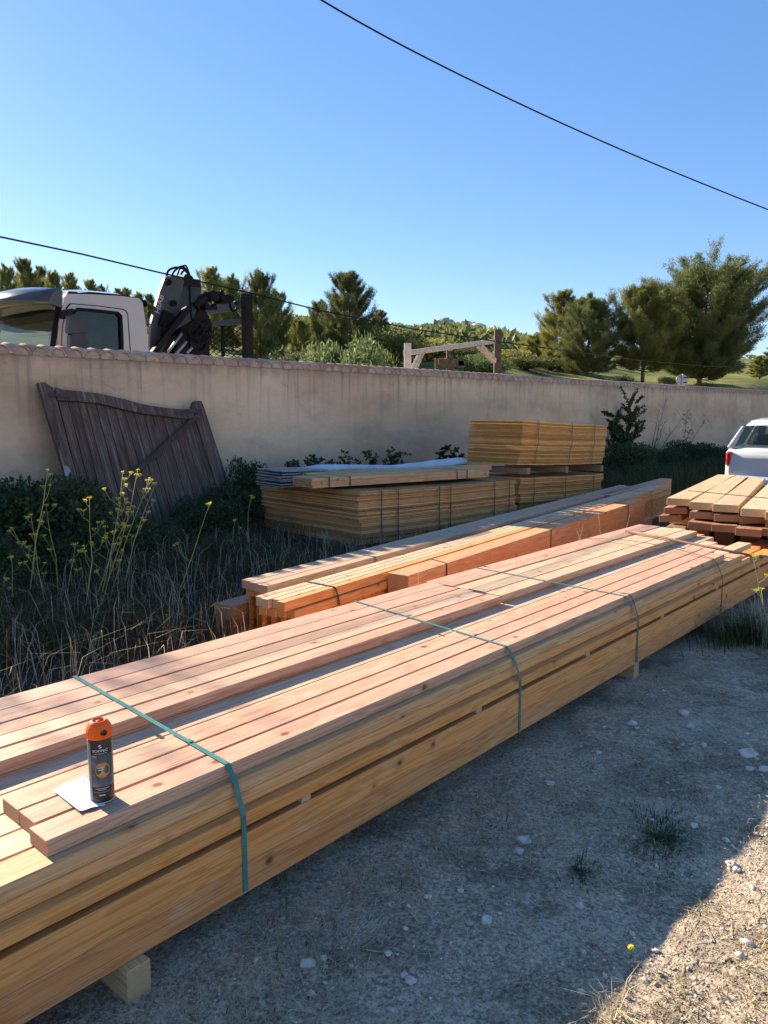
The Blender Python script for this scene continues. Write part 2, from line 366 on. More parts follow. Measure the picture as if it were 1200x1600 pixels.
def groundmat():
    m=N('yard_soil'); o=m.obj(); a=m.n('ShaderNodeAttribute',attribute_name='tint'); sc=m.n('ShaderNodeSeparateColor'); m.l(a.outputs['Color'],sc.inputs[0])
    n1=m.noise(o,1.1,6,.6); n2=m.noise(o,9,6,.7); n3=m.noise(o,70,5,.7)
    c=m.mix(m.ramp(n1,[(.32,0),(.68,1)]),(.46,.35,.235),(.68,.54,.38))
    c=m.mix(m.ramp(n2,[(.42,0),(.62,.9)]),c,(.28,.205,.13))
    c=m.mix(m.ramp(m.noise(o,28,6,.75),[(.45,0),(.62,.75)]),c,(.24,.175,.11))
    pt=m.ramp(m.math('ADD',m.math('MULTIPLY',m.noise(o,2.3,5,.6),.7),m.math('MULTIPLY',m.noise(o,14,5,.75),.3)),[(.49,0),(.60,1)]); c=m.mix(m.math('MULTIPLY',pt,.72),c,(.19,.145,.09))
    c=m.mix(m.ramp(n3,[(.42,0),(.62,.85)]),c,(.80,.66,.48))
    c=m.mix(m.ramp(m.noise(o,42,5,.8),[(.30,.7),(.46,0)]),c,(.15,.11,.07))
    vo=m.n('ShaderNodeTexVoronoi'); m.l(o,vo.inputs[0]); vo.inputs['Scale'].default_value=85
    peb=m.ramp(vo.outputs['Distance'],[(.18,1),(.32,0)]); pc=m.mix(m.n('ShaderNodeSeparateColor').outputs[0],(0,0,0),(0,0,0)) if False else vo.outputs['Color']
    pcol=m.mix(m.ramp(vo.outputs['Color'],[(.2,0),(.8,1)]),(.26,.23,.20),(.58,.54,.47))
    c=m.mix(m.math('MULTIPLY',peb,.7),c,pcol)
    v2=m.n('ShaderNodeTexVoronoi'); m.l(o,v2.inputs[0]); v2.inputs['Scale'].default_value=33; p2=m.math('MULTIPLY',m.ramp(v2.outputs['Distance'],[(.16,1),(.22,0)]),m.ramp(v2.outputs['Color'],[(.45,0),(.55,1)])); c=m.mix(m.math('MULTIPLY',p2,.85),c,(.66,.58,.47))
    c=m.mix(m.math('MULTIPLY',pt,.62),c,(.17,.13,.085))
    wht=m.ramp(m.noise(m.vec(o,(1,1,1),loc=(7,3,0)),1.6,6,.7),[(.52,0),(.68,1)]); c=m.mix(m.math('MULTIPLY',wht,.35),c,(.74,.64,.50))
    soil=m.mix(n2,(.05,.04,.028),(.13,.105,.075)); c=m.mix(sc.outputs[0],c,soil)
    gr=m.mix(m.ramp(m.noise(o,.12,6,.7),[(.35,0),(.65,1)]),(.12,.15,.03),(.30,.29,.085))
    gr=m.mix(m.ramp(m.noise(o,.6,6,.7),[(.45,0),(.65,.6)]),gr,(.06,.075,.028))
    far=m.mix(m.ramp(m.noise(o,.09,7,.75),[(.42,0),(.6,1)]),(.055,.06,.035),(.22,.19,.14))
    gr=m.mix(sc.outputs[2],gr,far); c=m.mix(sc.outputs[1],c,gr)
    h=m.math('ADD',m.math('MULTIPLY',n2,.6),m.math('ADD',m.math('MULTIPLY',n3,.35),m.math('MULTIPLY',m.math('ADD',peb,m.math('MULTIPLY',p2,2.)),.25)))
    return m.out(c,.95,bump=h,bs=1.,bd=.045,spec=.12)
M_GR=groundmat()
g=link('ground',npmesh('ground',V.reshape(-1,3),FF,Cz.reshape(-1,3)),M_GR,smooth=True); tag(g,kind='structure')
def gz(x,y): return ground_z(x,y)

# ---------------------------------------------------------------- render wall with tile coping
WF=-8.15; WT=2.14
wall=empty('boundary_wall',F.w(20,-8.3,0),F.rz,'long pinkish beige rendered wall topped with a row of clay tiles','wall')
def wl(s,p,z): return Vector((s-20,-(p+8.3),z))
bm=bmesh.new()
bx(bm,(( -3+55)/2-20,0,(WT-.4)/2),(58,.30,WT+.4)); 
bmesh.ops.subdivide_edges(bm,edges=[e for e in bm.edges if abs((e.verts[0].co-e.verts[1].co).x)>5],cuts=60)
fin(bm,'rendered_face',M_ST,wall)
def tile_bm(bm,s,jit=True):
    r=random.Random(int(s*1000)); j=(r.random()-.5)*.012 if jit else 0; seg=10; ro,ri=.090,.078
    for (y0,z0,y1,z1) in ((-.178+r.uniform(-.010,.010),.0,.20,.072),):
        ring=[]
        for (yy,zz,k) in ((y0,z0,1.0),(y1,z1,.80)):
            ring.append([bm.verts.new((s-20+j+math.cos(math.pi*i/seg)*ro*k,yy,WT+zz+math.sin(math.pi*i/seg)*ro*k)) for i in range(seg+1)])
            ring.append([bm.verts.new((s-20+j+math.cos(math.pi*i/seg)*ri*k,yy,WT+zz+math.sin(math.pi*i/seg)*ri*k)) for i in range(seg+1)])
        a,b,c,d=ring
        for i in range(seg):
            for q in ((a[i],a[i+1],c[i+1],c[i]),(b[i],d[i],d[i+1],b[i+1]),(a[i],b[i],b[i+1],a[i+1])):
                bm.faces.new(q).smooth=True
TS=.1915; s=3.38; n_t=0; rest=bmesh.new()
for k in range(-22,0): tile_bm(rest,s+k*TS)
while s<50:
    if n_t<100:
        bm=bmesh.new(); tile_bm(bm,s); fin(bm,'coping_tile',M_TER,wall)
    else: tile_bm(rest,s)
    n_t+=1; s+=TS
tag(fin(rest,'coping_tile_row',M_TER,wall),kind='stuff')
bm=bmesh.new(); s=3.38-22*TS
while s<50:                                 # mortar plugs under the tiles, channel tiles between
    pts=[Vector((s-20+math.cos(math.pi*i/8)*.0775,-.172,WT-.004+math.sin(math.pi*i/8)*.0775)) for i in range(9)]
    prism(bm,pts,Vector((0,.10,.01))); s+=TS
fin(bm,'mortar_bed',M_MORT,wall)
bm=bmesh.new(); s=3.38-22.5*TS
while s<50:
    seg=6; a=[];b=[]
    for i in range(seg+1):
        t=math.pi+math.pi*i/seg; a.append(bm.verts.new((s-20+math.cos(t)*.05,-.165,WT+.034+math.sin(t)*.022))); b.append(bm.verts.new((s-20+math.cos(t)*.055,.2,WT+.108+math.sin(t)*.022)))
    for i in range(seg): bm.faces.new((a[i],b[i],b[i+1],a[i+1])).smooth=True
    s+=TS
fin(bm,'channel_tile_row',simple('terracotta_painted_sunlit',(.80,.60,.46),.9,var=.2),wall)  # valley tiles paled: sunlight between the cover tiles is put into their colour

# ---------------------------------------------------------------- timber
PINK=(.60,.37,.255); PALE=(.64,.48,.32); ORG=(.72,.27,.06); YLW=(.76,.37,.11); GREY=(.40,.29,.20); CREAM=(.68,.52,.33); BRN=(.30,.14,.07); GOLD=(.82,.35,.075)  # ORG, YLW, GOLD: fir tones with warm bounce on shaded sides mixed in
def beam(fr,s0,s1,p0,p1,z0,z1,col,name,label,cat='timber',group=None,tilt=0,roll=0,yaw=0,mats=None,parent=None,jit=.06):
    L,Wd,Ht=s1-s0,p1-p0,z1-z0
    bm=bmesh.new(); bx(bm,(0,0,0),(L,Wd,Ht),bev=min(.002,Ht*.08))
    for f in bm.faces:
        if abs(f.normal.x)>.9: f.material_index=1
    n=max(1,int(L/1.5))
    me=bpy.data.meshes.new(name); bmesh.ops.recalc_face_normals(bm,faces=bm.faces[:]); bm.to_mesh(me); bm.free()
    o=link(name,me,mats or [MW,MWE],parent)
    yaw+=rnd.uniform(-.035,.035) if name=='fir_timber' else 0
    o.location=fr.w((s0+s1)/2,(p0+p1)/2,(z0+z1)/2); o.rotation_euler=Matrix.Rotation(fr.rz+R(yaw),4,'Z').__matmul__(Matrix.Rotation(R(tilt),4,'Y')@Matrix.Rotation(R(roll),4,'X')).to_euler()
    j=lambda c:max(0,min(1,c*(1+rnd.uniform(-jit,jit))))
    k=rnd.uniform(-jit,jit)
    o.color=(*[max(0,min(1,c*(1+k)+rnd.uniform(-.015,.015))) for c in col],1)
    return tag(o,label,cat,group)
g=.0035
gp='fir timbers of the big pile in front'
# top layer, far row (front run, five wide)
edges=[-2.935,-2.805,-2.683,-2.580,-2.478,-2.378]
cols=[PINK,PINK,PINK,PALE,PINK]
lab=['pink fir timber along the weed-side edge of the big pile, front run','pink fir timber second from the weed side, top front run of the big pile','pink fir timber in the middle of the five-wide front run on the big pile','pale yellowish fir timber fourth from the weed side in the five-wide top run','salmon fir timber with lit step down, innermost of the five-wide top run']
for i in range(5):
    beam(F,-.7,3.735+(0.02,.0,.012,-.02,.0)[i],edges[i]+g,edges[i+1]-g*(1 if i!=3 else 2.2),.45,.495+(0,.001,-.001,.001,0)[i],cols[i],'fir_timber',lab[i],group=gp)
edges=[-2.955,-2.755,-2.735,-2.625,-2.515,-2.39]
e2=[(-2.955,-2.855,PINK),(-2.852,-2.752,PINK),(-2.728,-2.628,CREAM),(-2.624,-2.512,CREAM),(-2.508,-2.392,PALE)]
lab=['pink fir timber at the outer edge of the top run toward the far end','pink fir timber second from the outer edge, top run toward the far end','cream fir timber beyond the open slit in the far top run of the big pile','cream sawdust-strewn fir timber in the far top run, next to the innermost','pale fir timber edging the shaded trough in the far top run']
for i,(a,b,c) in enumerate(e2): beam(F,3.755+(.0,.01,.0,.015,.0)[i],7.02-(0,0,.03,0,.06)[i],a,b,.45,.495+(0,.001,0,.001,-.001)[i],c,'fir_timber',lab[i],group=gp)
# top layer, near row of three beside the can
e3=[(-2.150,-2.050,.815,6.12),(-2.040,-1.946,.815,6.06),(-1.936,-1.838,.795,5.96)]
lab=['pinkish fir timber farthest from the viewer of the three carrying the spray can','pinkish fir timber in the middle of the three beneath the can and paper','pinkish fir timber at the near edge of the top layer, spray can on its end']
for i,(a,b,u,v) in enumerate(e3): beam(F,u,v,a,b,.45,.495,(PINK[0]*1.03,PINK[1],PINK[2]*.98),'fir_timber',lab[i],group=gp)
# layers 2..6
nm=['near-edge','second from the near edge','third from the near edge','fourth from the near edge','fifth from the near edge','sixth from the near edge','seventh from the near edge','eighth from the near edge','ninth from the near edge','weed-side edge']
pp=-1.80
for i in range(10):
    w=.114; beam(F,-.72,(6.28,6.9,6.62,6.75,7.0,7.1,7.12,7.1,7.15,7.1)[i],pp-w+g,pp-g,.405,.4495,[YLW,CREAM,PALE,CREAM,PALE][i%5] if i else (.62,.37,.16),'fir_timber','yellowish fir timber in the second layer of the big pile, '+nm[i],group=gp); pp-=w
for i,(p0,p1) in enumerate(((-1.915,-1.803),(-2.06,-1.95),(-2.94,-2.83))):
    beam(F,-.75,6.48+.2*i,p0,p1,.36,.404,YLW,'fir_timber','third-layer yellow fir timber of the big pile, '+('forming its near edge','second in from the near edge','on the weed side')[i],group=gp)
for i,(p0,p1) in enumerate(((-1.905,-1.765),(-2.06,-1.92),(-2.94,-2.80))):
    beam(F,-.73,7.55+.1*i,p0,p1,.315,.359,GOLD if i==0 else ORG,'fir_timber','broad golden-brown timber jutting out mid-pile, '+('knotty near edge in shade','just behind the knotty near edge','at the weed side')[i],group=gp)
for L,(z0,z1,c,t) in enumerate(((.195,.2935,GOLD,'upper'),(.10,.194,ORG,'lowest'))):
    for i,(p0,p1) in enumerate(((-1.96,-1.765),(-2.17,-1.975),(-2.95,-2.755))):
        beam(F,-.76+.01*L,8.1+.05*i,p0,p1,z0,z1,c,'fir_beam','deep orange-brown beam, %s course of the big pile, %s'%('lowest' if L else 'second lowest',('near edge','behind the near edge beam','weed side')[i]),'beam',gp)
# stickers between the courses and bearers on the ground
for i,s_ in enumerate((.62,1.62,2.62,3.62,4.62,5.62,6.62,7.4)):
    beam(Fr(A-90,F.w(s_,0)[:2]),1.768,2.94,-.02,.02,.2945,.3145,PALE,'spacer_batten','thin square batten poking out of the side of the big pile, %s from the front'%ORD[i],'batten','spacer battens in the big pile')
for i,s_ in enumerate((.975,2.6,4.27,5.9,7.4)):
    beam(Fr(A-90,F.w(s_,0)[:2]),(1.735,1.9,1.775,1.9,1.775)[i],3.0,-.035,.035,-.01,.0985,(.56,.43,.22),'bearer_block',
      ['stubby pale bearer block under the front of the big pile, end grain showing','bearer block under the big pile below the second green strap','bearer block under the big pile just before the third strap','bearer block below the far half of the big pile near the grass tuft','last bearer block under the far end of the big pile'][i],'bearer','bearers under the big pile',mats=[MW,MWE])
# ---------------------------------------------------------------- straps
def ribbon(name,pts,w,th,mat,label,group,wdir):
    bm=bmesh.new(); pts=[Vector(p) for p in pts]; wd=Vector(wdir).normalized(); rings=[]
    for i,p in enumerate(pts):
        t=(pts[min(i+1,len(pts)-1)]-pts[max(i-1,0)]).normalized(); nn=t.cross(wd).normalized()
        rings.append([bm.verts.new(p+wd*w/2*a+nn*th/2*b) for a,b in ((-1,-1),(1,-1),(1,1),(-1,1))])
    for a,b in zip(rings,rings[1:]):
        for k in range(4): bm.faces.new((a[k],a[(k+1)%4],b[(k+1)%4],b[k]))
    bm.faces.new(rings[0]); bm.faces.new(rings[-1][::-1])
    return tag(fin(bm,name,mat),label,'strap',group)
def sstrap(s_far,s_near,w,mat,label,drop=0,slack=.0,twist=0,pf=-2.94,dz=0):
    P=lambda t,p,z:F.w(s_far+(s_near-s_far)*t+twist,p,z)
    pts=[P(0,pf-.012,.12),P(0,pf-.012,.44),P(0,pf-.004,.4985+dz)]
    for i in range(1,12):
        t=i/12; pts.append(P(t,pf+(-1.842-pf)*t,.4985+dz-slack*math.sin(math.pi*t)*.1))
    ds=drop
    pts+= [P(1,-1.837,.4985+dz),P(1,-1.832,.492)]
    e=F.w(s_near+ds,-1.7625,.355); e1=F.w(s_near+ds,-1.7625,.300); pts+=[F.w(s_near+ds*.5,-1.7985,.4515),e,e1,F.w(s_near+ds,-1.7615,.11),F.w(s_near+ds,-1.775,.0975),F.w(s_near+ds,-1.90,.0965)]
    return ribbon('pallet_strap',pts,w,.0012,mat,label,'green straps round the big pile',F.w(1,0)-F.w(0,0))
st1=sstrap(1.427,1.357,.0175,M_STRAP,'broad pale green strap over the big pile just beyond the spray can')
bm=bmesh.new(); q=F.w(1.373,-2.06,.5005); bx(bm,(0,0,0),(.028,.019,.0035),bev=.0008); bmesh.ops.transform(bm,matrix=Matrix.Translation(q)@Matrix.Rotation(F.rz+R(94),4,'Z'),verts=bm.verts[:]); fin(bm,'crimp_seal',M_STRAP,st1)
sstrap(3.083,2.932,.016,M_STRAP,'green strap round the middle of the big pile, over the end of the front run',drop=.01)
sstrap(4.31,4.21,.012,M_STRAP,'dark green strap looped over the cream timbers beyond the butt joint',drop=.02,pf=-2.96)
sstrap(4.39,4.27,.008,M_STRAPK,'thin slack strap running close beside the dark green one',slack=.3,drop=-.03,pf=-2.96,dz=.002)
sstrap(5.93,5.71,.011,M_STRAPK,'thin dark strap hanging round the far end of the big pile',slack=-.4,drop=.0,pf=-2.96)
bm=bmesh.new(); a=F.w(6.434,-2.83,.515); b=F.w(5.92,-1.56,.512)
tube(bm,[a,a.lerp(b,.3)+Vector((0,0,.004)),a.lerp(b,.6),b],[.011,.012,.011,.008],6)
tag(fin(bm,'lath',M_CORD),'thin reddish brown lath lying askew over the far end of the big pile','lath')
# ---------------------------------------------------------------- second pile: small timbers, I-joists, glulam
g2='timbers and joists of the second pile'
for i in range(3):
    p=-3.7638+i*0.0967; beam(G,3.7044-.02*i,11.88-.1*i,p+g,p+0.0967-g,0.3546,0.414,(.50,.38,.25),'batten_timber','greyish batten on the second pile, '+('weed-side of three on top','middle of three on top','inner of three on the raised side')[i],group=g2)
for i in range(4):
    p=-3.3566+i*0.067; beam(G,3.402+(.02,0,.03,.0)[i],12.096+(0,.1,.15,.1)[i],p+g,p+0.067-g,0.3514,0.4118,CREAM if i<3 else (.78,.36,.09),'batten_timber','narrow yellow batten on the second pile, '+('farthest of four','second of four','third of four','nearest of four with painted orange glow')[i],group=g2)  # nearest batten's orange carries the glow reflected onto its side
def ijoist(fr,s0,s1,pc,z0,z1,label,w=.0625,fh=.054):
    o=empty('i_joist',fr.w((s0+s1)/2,pc,z0),fr.rz,label,'joist',g2)
    L=s1-s0
    for nme,zc,hh,ww,mt in (('top_flange',z1-z0-fh/2,fh,w,[MW,MWE]),('web',(z1-z0)/2,z1-z0-2*fh,.012,[M_CHIP,M_CHIP]),('bottom_flange',fh/2,fh,w,[MW,MWE])):
        bm=bmesh.new(); bx(bm,(0,0,zc),(L,ww,hh-.0005),bev=.0015 if nme!='web' else 0)
        for f in bm.faces:
            if abs(f.normal.x)>.9: f.material_index=1
        q=fin(bm,nme,mt,o); q.color=(.76,.36,.10,1) if nme!='web' else (1.1,.78,.42,1)  # flange and web colours include the orange reflected glow
for i in range(4): ijoist(G,3.4236+.015*i,12.204,-3.2994+i*0.0664,.006,0.347,'I-joist with orange strand-board web under the narrow battens, '+('farthest of four','second of four','third of four','nearest of four, web showing')[i])
for i in range(4): ijoist(G,3.7476,11.88,-3.7314+i*0.0713,.006,0.3492,'I-joist in the shaded side of the second pile, '+('weed-side of four','second from the weed side','third from the weed side','innermost of four')[i])
beam(G,3.6288,9.72,-3.9528,-3.7746,0.0144,0.2358,(.33,.17,.10),'glulam_beam','dark reddish laminated beam lying low beside the second pile\'s weed side','beam',g2)
beam(G,4.4604,10.1736,-3.0564,-2.8782,0.1278,0.414,(.66,.34,.15),'glulam_beam','thick salmon laminated beam with two straps beside the narrow battens','beam',g2)
beam(G,4.968,10.53,-3.0726,-2.8728,0,0.1246,(.58,.27,.12),'glulam_beam','laminated beam beneath the thick salmon beam, seen at its far end','beam',g2)
beam(G,10.368,13.446,-3.564,-3.3804,0.0468,0.414,(.50,.30,.19),'glulam_beam','thick beam projecting beyond the far end of the second pile by the wall weeds','beam',g2)
def wrap(fr,s,pts,w,mat,label,group):
    return ribbon('pallet_strap',[fr.w(s+ds,p,z) for ds,p,z in pts],w,.0012,mat,label,group,fr.w(1,0)-fr.w(0,0))
sg='straps round the second pile'
wrap(G,3.9096,[(0,-3.3696,0.2628),(0,-3.3674,0.3708),(0,-3.3588,0.4162),(-.01,-3.2184,0.4172),(-.02,-3.091,0.4162),(-.02,-3.0802,0.4032),(-.015,-3.0596,0.3384),(-.01,-3.0542,0.2304),(0,-3.0542,0.0144)],.016,M_STRAPK,'dark strap over the left end of the narrow yellow battens',sg)
wrap(G,4.914,[(0,-3.7692,0.414),(-.01,-3.618,0.4183),(-.02,-3.4722,0.4183),(-.02,-3.4636,0.3924),(-.02,-3.4614,0.3492)],.014,M_STRAP,'green strap over the grey battens near their left end',sg)
for s_,l in ((4.9896,'dark strap round the thick salmon beam near its left end'),(7.02,'dark strap round the middle of the thick salmon beam'),(9.45,'dark strap round the thick salmon beam toward its far end')):
    wrap(G,s_,[(.08,-3.0618,0.4172),(.0,-2.875,0.4172),(0,-2.8728,0.4032),(0,-2.8728,0.004)],.013,M_STRAPK if s_<8 else M_STRAPK,l,sg)
wrap(G,11.124,[(0,-3.3588,0.4162),(0,-3.0834,0.4162),(0,-3.051,0.3492),(0,-3.0478,0.004)],.013,M_STRAPK,'dark strap round the far end of the I-joists',sg)
# ---------------------------------------------------------------- strand-board stack (low, left) on a pallet
K=Fr(45.5,(-.255,7.86))
def stack(fr,n,L,Wd,z0,z1,tilt,word,jl,groups,col,seed,shift=None,cat='board'):
    r=random.Random(seed); th=(z1-z0)/n; off=(0,0)
    for i in range(n):
        if i in groups: off=(r.uniform(-jl,jl),r.uniform(-jl,jl)*.7)
        du=off[0]+r.uniform(-1,1)*jl*.22; dp=off[1]+r.uniform(-1,1)*jl*.2
        if shift: a,b=shift(i/n); du+=a; dp+=b
        z=z0+th*i; bm=bmesh.new(); bx(bm,(0,0,0),(L,Wd,th*.84)); 
        bmesh.ops.subdivide_edges(bm,edges=[e for e in bm.edges if abs((e.verts[0].co-e.verts[1].co).x)>1],cuts=8)
        for v in bm.verts: v.co.z+= -.010*math.sin((v.co.x/L+.5)*math.pi)+.003*math.sin(v.co.x*7+seed)
        for f in bm.faces:
            if abs(f.normal.z)>.9: f.material_index=1
        me=bpy.data.meshes.new('strand_board'); bmesh.ops.recalc_face_normals(bm,faces=bm.faces[:]); bm.to_mesh(me); bm.free()
        o=link('strand_board',me,[M_OSB,M_CHIP])
        o.location=fr.w(L/2+du,-Wd/2+dp,z+th/2-math.sin(R(tilt))*L/2); o.rotation_euler=(Matrix.Rotation(fr.rz,4,'Z')@Matrix.Rotation(R(tilt),4,'Y')@Matrix.Rotation(R(r.uniform(-.12,.12)),4,'Z')).to_euler()
        k=r.uniform(.55,1.15); o.color=(col[0]*k,col[1]*k,col[2]*k,1)
        tag(o,'strand board in %s, %s from the %s'%(word,ORD[n-1-i],'top'),cat,'boards of '+word)
stack(K,30,2.72,1.70,.175,.735,1.0,'the low stack on the grey pallet',.034,(4,6,9,12,15,19,24,27),(1.12,.87,.66),3)
pal=empty('pallet',K.w(1.36,-.78,0),K.rz,'weathered blue-grey pallet under the low strand-board stack','pallet')
for i in range(5):
    bm=bmesh.new(); bx(bm,(-1.38+i*.69,0,.155),(.13,1.85,.024),bev=.003); fin(bm,'deck_board',M_PAL,pal)
for i in range(3):
    bm=bmesh.new(); bx(bm,(0,-.8+i*.8,.095),(2.85,.1,.09),bev=.003); fin(bm,'stringer',M_PAL,pal)
    bm=bmesh.new(); bx(bm,(-1.3,-.8+i*.8,.02),(.14,.14,.055),bev=.003); fin(bm,'block',M_PAL,pal)
for s_ in (.30,.55,1.22,1.42,2.25,2.55):
    i=(.30,.55,1.22,1.42,2.25,2.55).index(s_); zt=.742-s_*math.sin(R(1.))-.008*math.sin(s_/2.72*math.pi)
    pts=[(0,-.5,zt),(0,-.1,zt+.001),(0,.006,zt)]+[(0,.022+.004*(k%2),zt-.55*k/9) for k in range(10)]
    wrap(K,s_,pts,.014,M_STRAPK,'dark strap down the side of the low strand-board stack, %s from the corner'%ORD[i],'straps on the low stack')
# things lying on the low stack
B=Fr(48,(-.735,7.83)); zz=.752
for r_ in range(3):
    for c_ in range(6):
        beam(B,.0+rnd.uniform(-.012,.012)+.008*c_,2.78,-(c_+1)*.068+.002,-c_*.068-.002,zz+r_*.034,zz+r_*.034+.0325,(.60,.38,.17),'batten','yellow batten in the bundle on the low stack, %s row, %s from the near side'%(('bottom','middle','top')[r_],ORD[c_]),'batten','battens bundled on the low stack',tilt=.9,jit=.12)
for i,s_ in enumerate((.22,.5,2.18,2.36)):
    zt=zz+.105-s_*.0157+.022
    wrap(B,s_,[(0,-.41,zt-.1),(0,-.408,zt),(0,.004,zt),(0,.006,zt-.108)],.014,M_STRAPK,'strap round the batten bundle, %s from its left end'%ORD[i],'straps round the batten bundle')
beam(B,.25,3.35,-.52,-.44,.785,.865,(.58,.38,.17),'batten','squared batten lying behind the bundle on the low stack, longest of all','batten',tilt=.9)
beam(B,.3,1.15,-.66,-.56,.79,.885,(.40,.29,.16),'batten','short greyish offcut lying behind the batten bundle','batten')
o=empty('foil_panel_pile',B.w(-.05,-.78,.74),B.rz,'small heap of grey foil-faced panels at the left end of the low stack','panels')
for k in range(7):
    bm=bmesh.new(); bx(bm,(.36+rnd.uniform(-.02,.02),0,.012+k*.026),(.62,.52,.016),rot=Matrix.Rotation(R(rnd.uniform(-1.5,1.5)),4,'Y')@Matrix.Rotation(R(rnd.uniform(-3,3)),4,'Z'),bev=.002); fin(bm,'panel',M_FOAM,o)
bm=bmesh.new()                              # film-wrapped roll
nS,nR=60,16; rings=[]
for i in range(nS):
    t=i/(nS-1); c=B.w(.45+2.75*t,-.86-.05*math.sin(t*5),.83+.03*math.sin(t*7)+.025*t)
    ring=[]
    for k in range(nR):
        a=2*math.pi*k/nR; rr=(.085+.025*math.sin(t*9+1))*(1+.14*noise.noise(Vector((t*9,math.cos(a)*1.5,math.sin(a)*1.5))))
        if i in (0,nS-1): rr*=.3
        pt=c+Vector((G.n[0],G.n[1],0))*math.cos(a)*rr*1.25+Vector((0,0,1))*math.sin(a)*rr*.72
        ring.append(bm.verts.new(pt))
    rings.append(ring)
for a,b in zip(rings,rings[1:]):
    for k in range(nR): bm.faces.new((a[k],a[(k+1)%nR],b[(k+1)%nR],b[k]))
tag(fin(bm,'film_wrapped_roll',M_PLAST,smooth=True),'long roll wrapped in bluish white plastic film lying behind the battens','roll')
# ---------------------------------------------------------------- strand-board stack (tall, right)
D=Fr(41.4,tuple(atd(815,700,10.4)[:2]))
stack(D,18,2.5,.86,.14,.66,2.2,'the lower bundle of the tall stack',.03,(3,6,10,14),(1.15,.85,.52),5)
stack(D,30,2.55,.86,.835,1.435,2.4,'the leaning upper bundle of the tall stack',.020,(5,9,14,20,25),(1.25,.88,.48),9,shift=lambda t:(-.11*max(0,.42-t)/.42-.0*t,-.0))
for i,s_ in enumerate((.12,1.2,2.35)):
    zt=.70-s_*.04+.115-.012
    beam(Fr(41.4-90,D.w(s_,0)[:2]),-.05,1.0,-.04,.04,zt-.10,zt-.012,(.34,.24,.16),'bearer_block','bearer between the two bundles of the tall stack, %s'%('at the corner','in the middle','at the right end')[i],'bearer')
for j,(zb,hh,ss) in enumerate(((.17,.5,(.3,1.2,2.1)),(.83,.60,(.38,1.35,2.08)))):
    for i,s_ in enumerate(ss):
        zt=zb+hh-s_*.04+.012
        sh=-.0 if j==0 else -.09
        wrap(D,s_,[(0,-.4,zt+.006),(0,.0,zt+.006),(0,.03,zt)]+[(sh*max(0,(k-4))/4+.012*math.sin(k*2),.034,zt-hh*k/8) for k in range(1,9)],.014,M_STRAPK,'dark wavy strap on the %s bundle of the tall stack, %s from the corner'%(('lower','upper')[j],ORD[i]),'straps on the tall stack')
beam(D,.0,2.5,-.85,-.75,-.01,.13,BRN,'bearer_block','ground bearer under the back of the tall stack','bearer'); beam(D,.0,2.5,-.15,-.05,-.01,.13,BRN,'bearer_block','ground bearer under the front of the tall stack','bearer')
# ---------------------------------------------------------------- plank stack (right)
gq='planks of the rough stack at the right'
def plank(cpx,z1,az,L,w,th,col,label,roll=0):
    c=atz(cpx[0],cpx[1],z1); f=Fr(az,tuple(c[:2])); return beam(f,0,L,0,w,z1-th,z1,col,'rough_plank',label,'plank',gq,roll=roll,jit=.12)
top=[((1042,778),31.5),((1078,784),30.5),((1114,787.5),30),((1158,794),31),((1196,800),31),((1236,808),31.5),((1276,815),32)]
for i,(c,a) in enumerate(top): plank(c,.70,a,3.3,.222,.07,(.66,.52,.28),'sunlit cream plank on top of the rough plank stack, %s from the left'%ORD[i])
rows=[((1038,792),(1078,799),(1116,803),(1155,806),(1196,812)),((1030,804),(1075,815.5),(1112,819),(1149,825),(1190,826))]
for r_,row in enumerate(rows):
    for i,c in enumerate(row): plank(c,(.605,.52)[r_],31+rnd.uniform(-1,1),3.2,.215,.066,(.30,.155,.085),'brown plank end, %s from left in the %s row of the rough stack'%(ORD[i],('second','third')[r_]),roll=(-4,-1,-1,-7,2)[i] if r_==0 else (-6,2,-1,0,1)[i])
cc=atz(1030,812,.43); fq=Fr(31,tuple(cc[:2]))
for i in range(3): beam(Fr(31-90,fq.w(.35+i*1.2,0)[:2]),-1.9,-.05,-.05,.05,.36,.445,CREAM if i==0 else BRN,'bearer_block','bearer across the rough plank stack, %s'%('nearest, pale','middle','farthest')[i],'bearer')
for i in range(7): beam(fq,.1,3.1,.05+i*.24,.05+i*.24+.19,.13,.345,(.16,.10,.05),'dark_beam','dark brown beam at the bottom of the rough stack, %s from the left'%ORD[i],'beam')
for i in range(2): beam(Fr(31-90,fq.w(.5+i*1.9,0)[:2]),-1.8,-.05,-.05,.05,-.01,.125,BRN,'bearer_block','ground bearer under the rough stack, %s'%('near','far')[i],'bearer')
bm=bmesh.new(); pts=[]
for t in np.linspace(0,1,9):
    q=atz(1075+125*t,766.5+12*t,.7035); pts.append(q)
tube(bm,pts,.004,5); tag(fin(bm,'pallet_strap',M_STRAPK),'thin dark cord across the sunlit planks of the rough stack','strap')
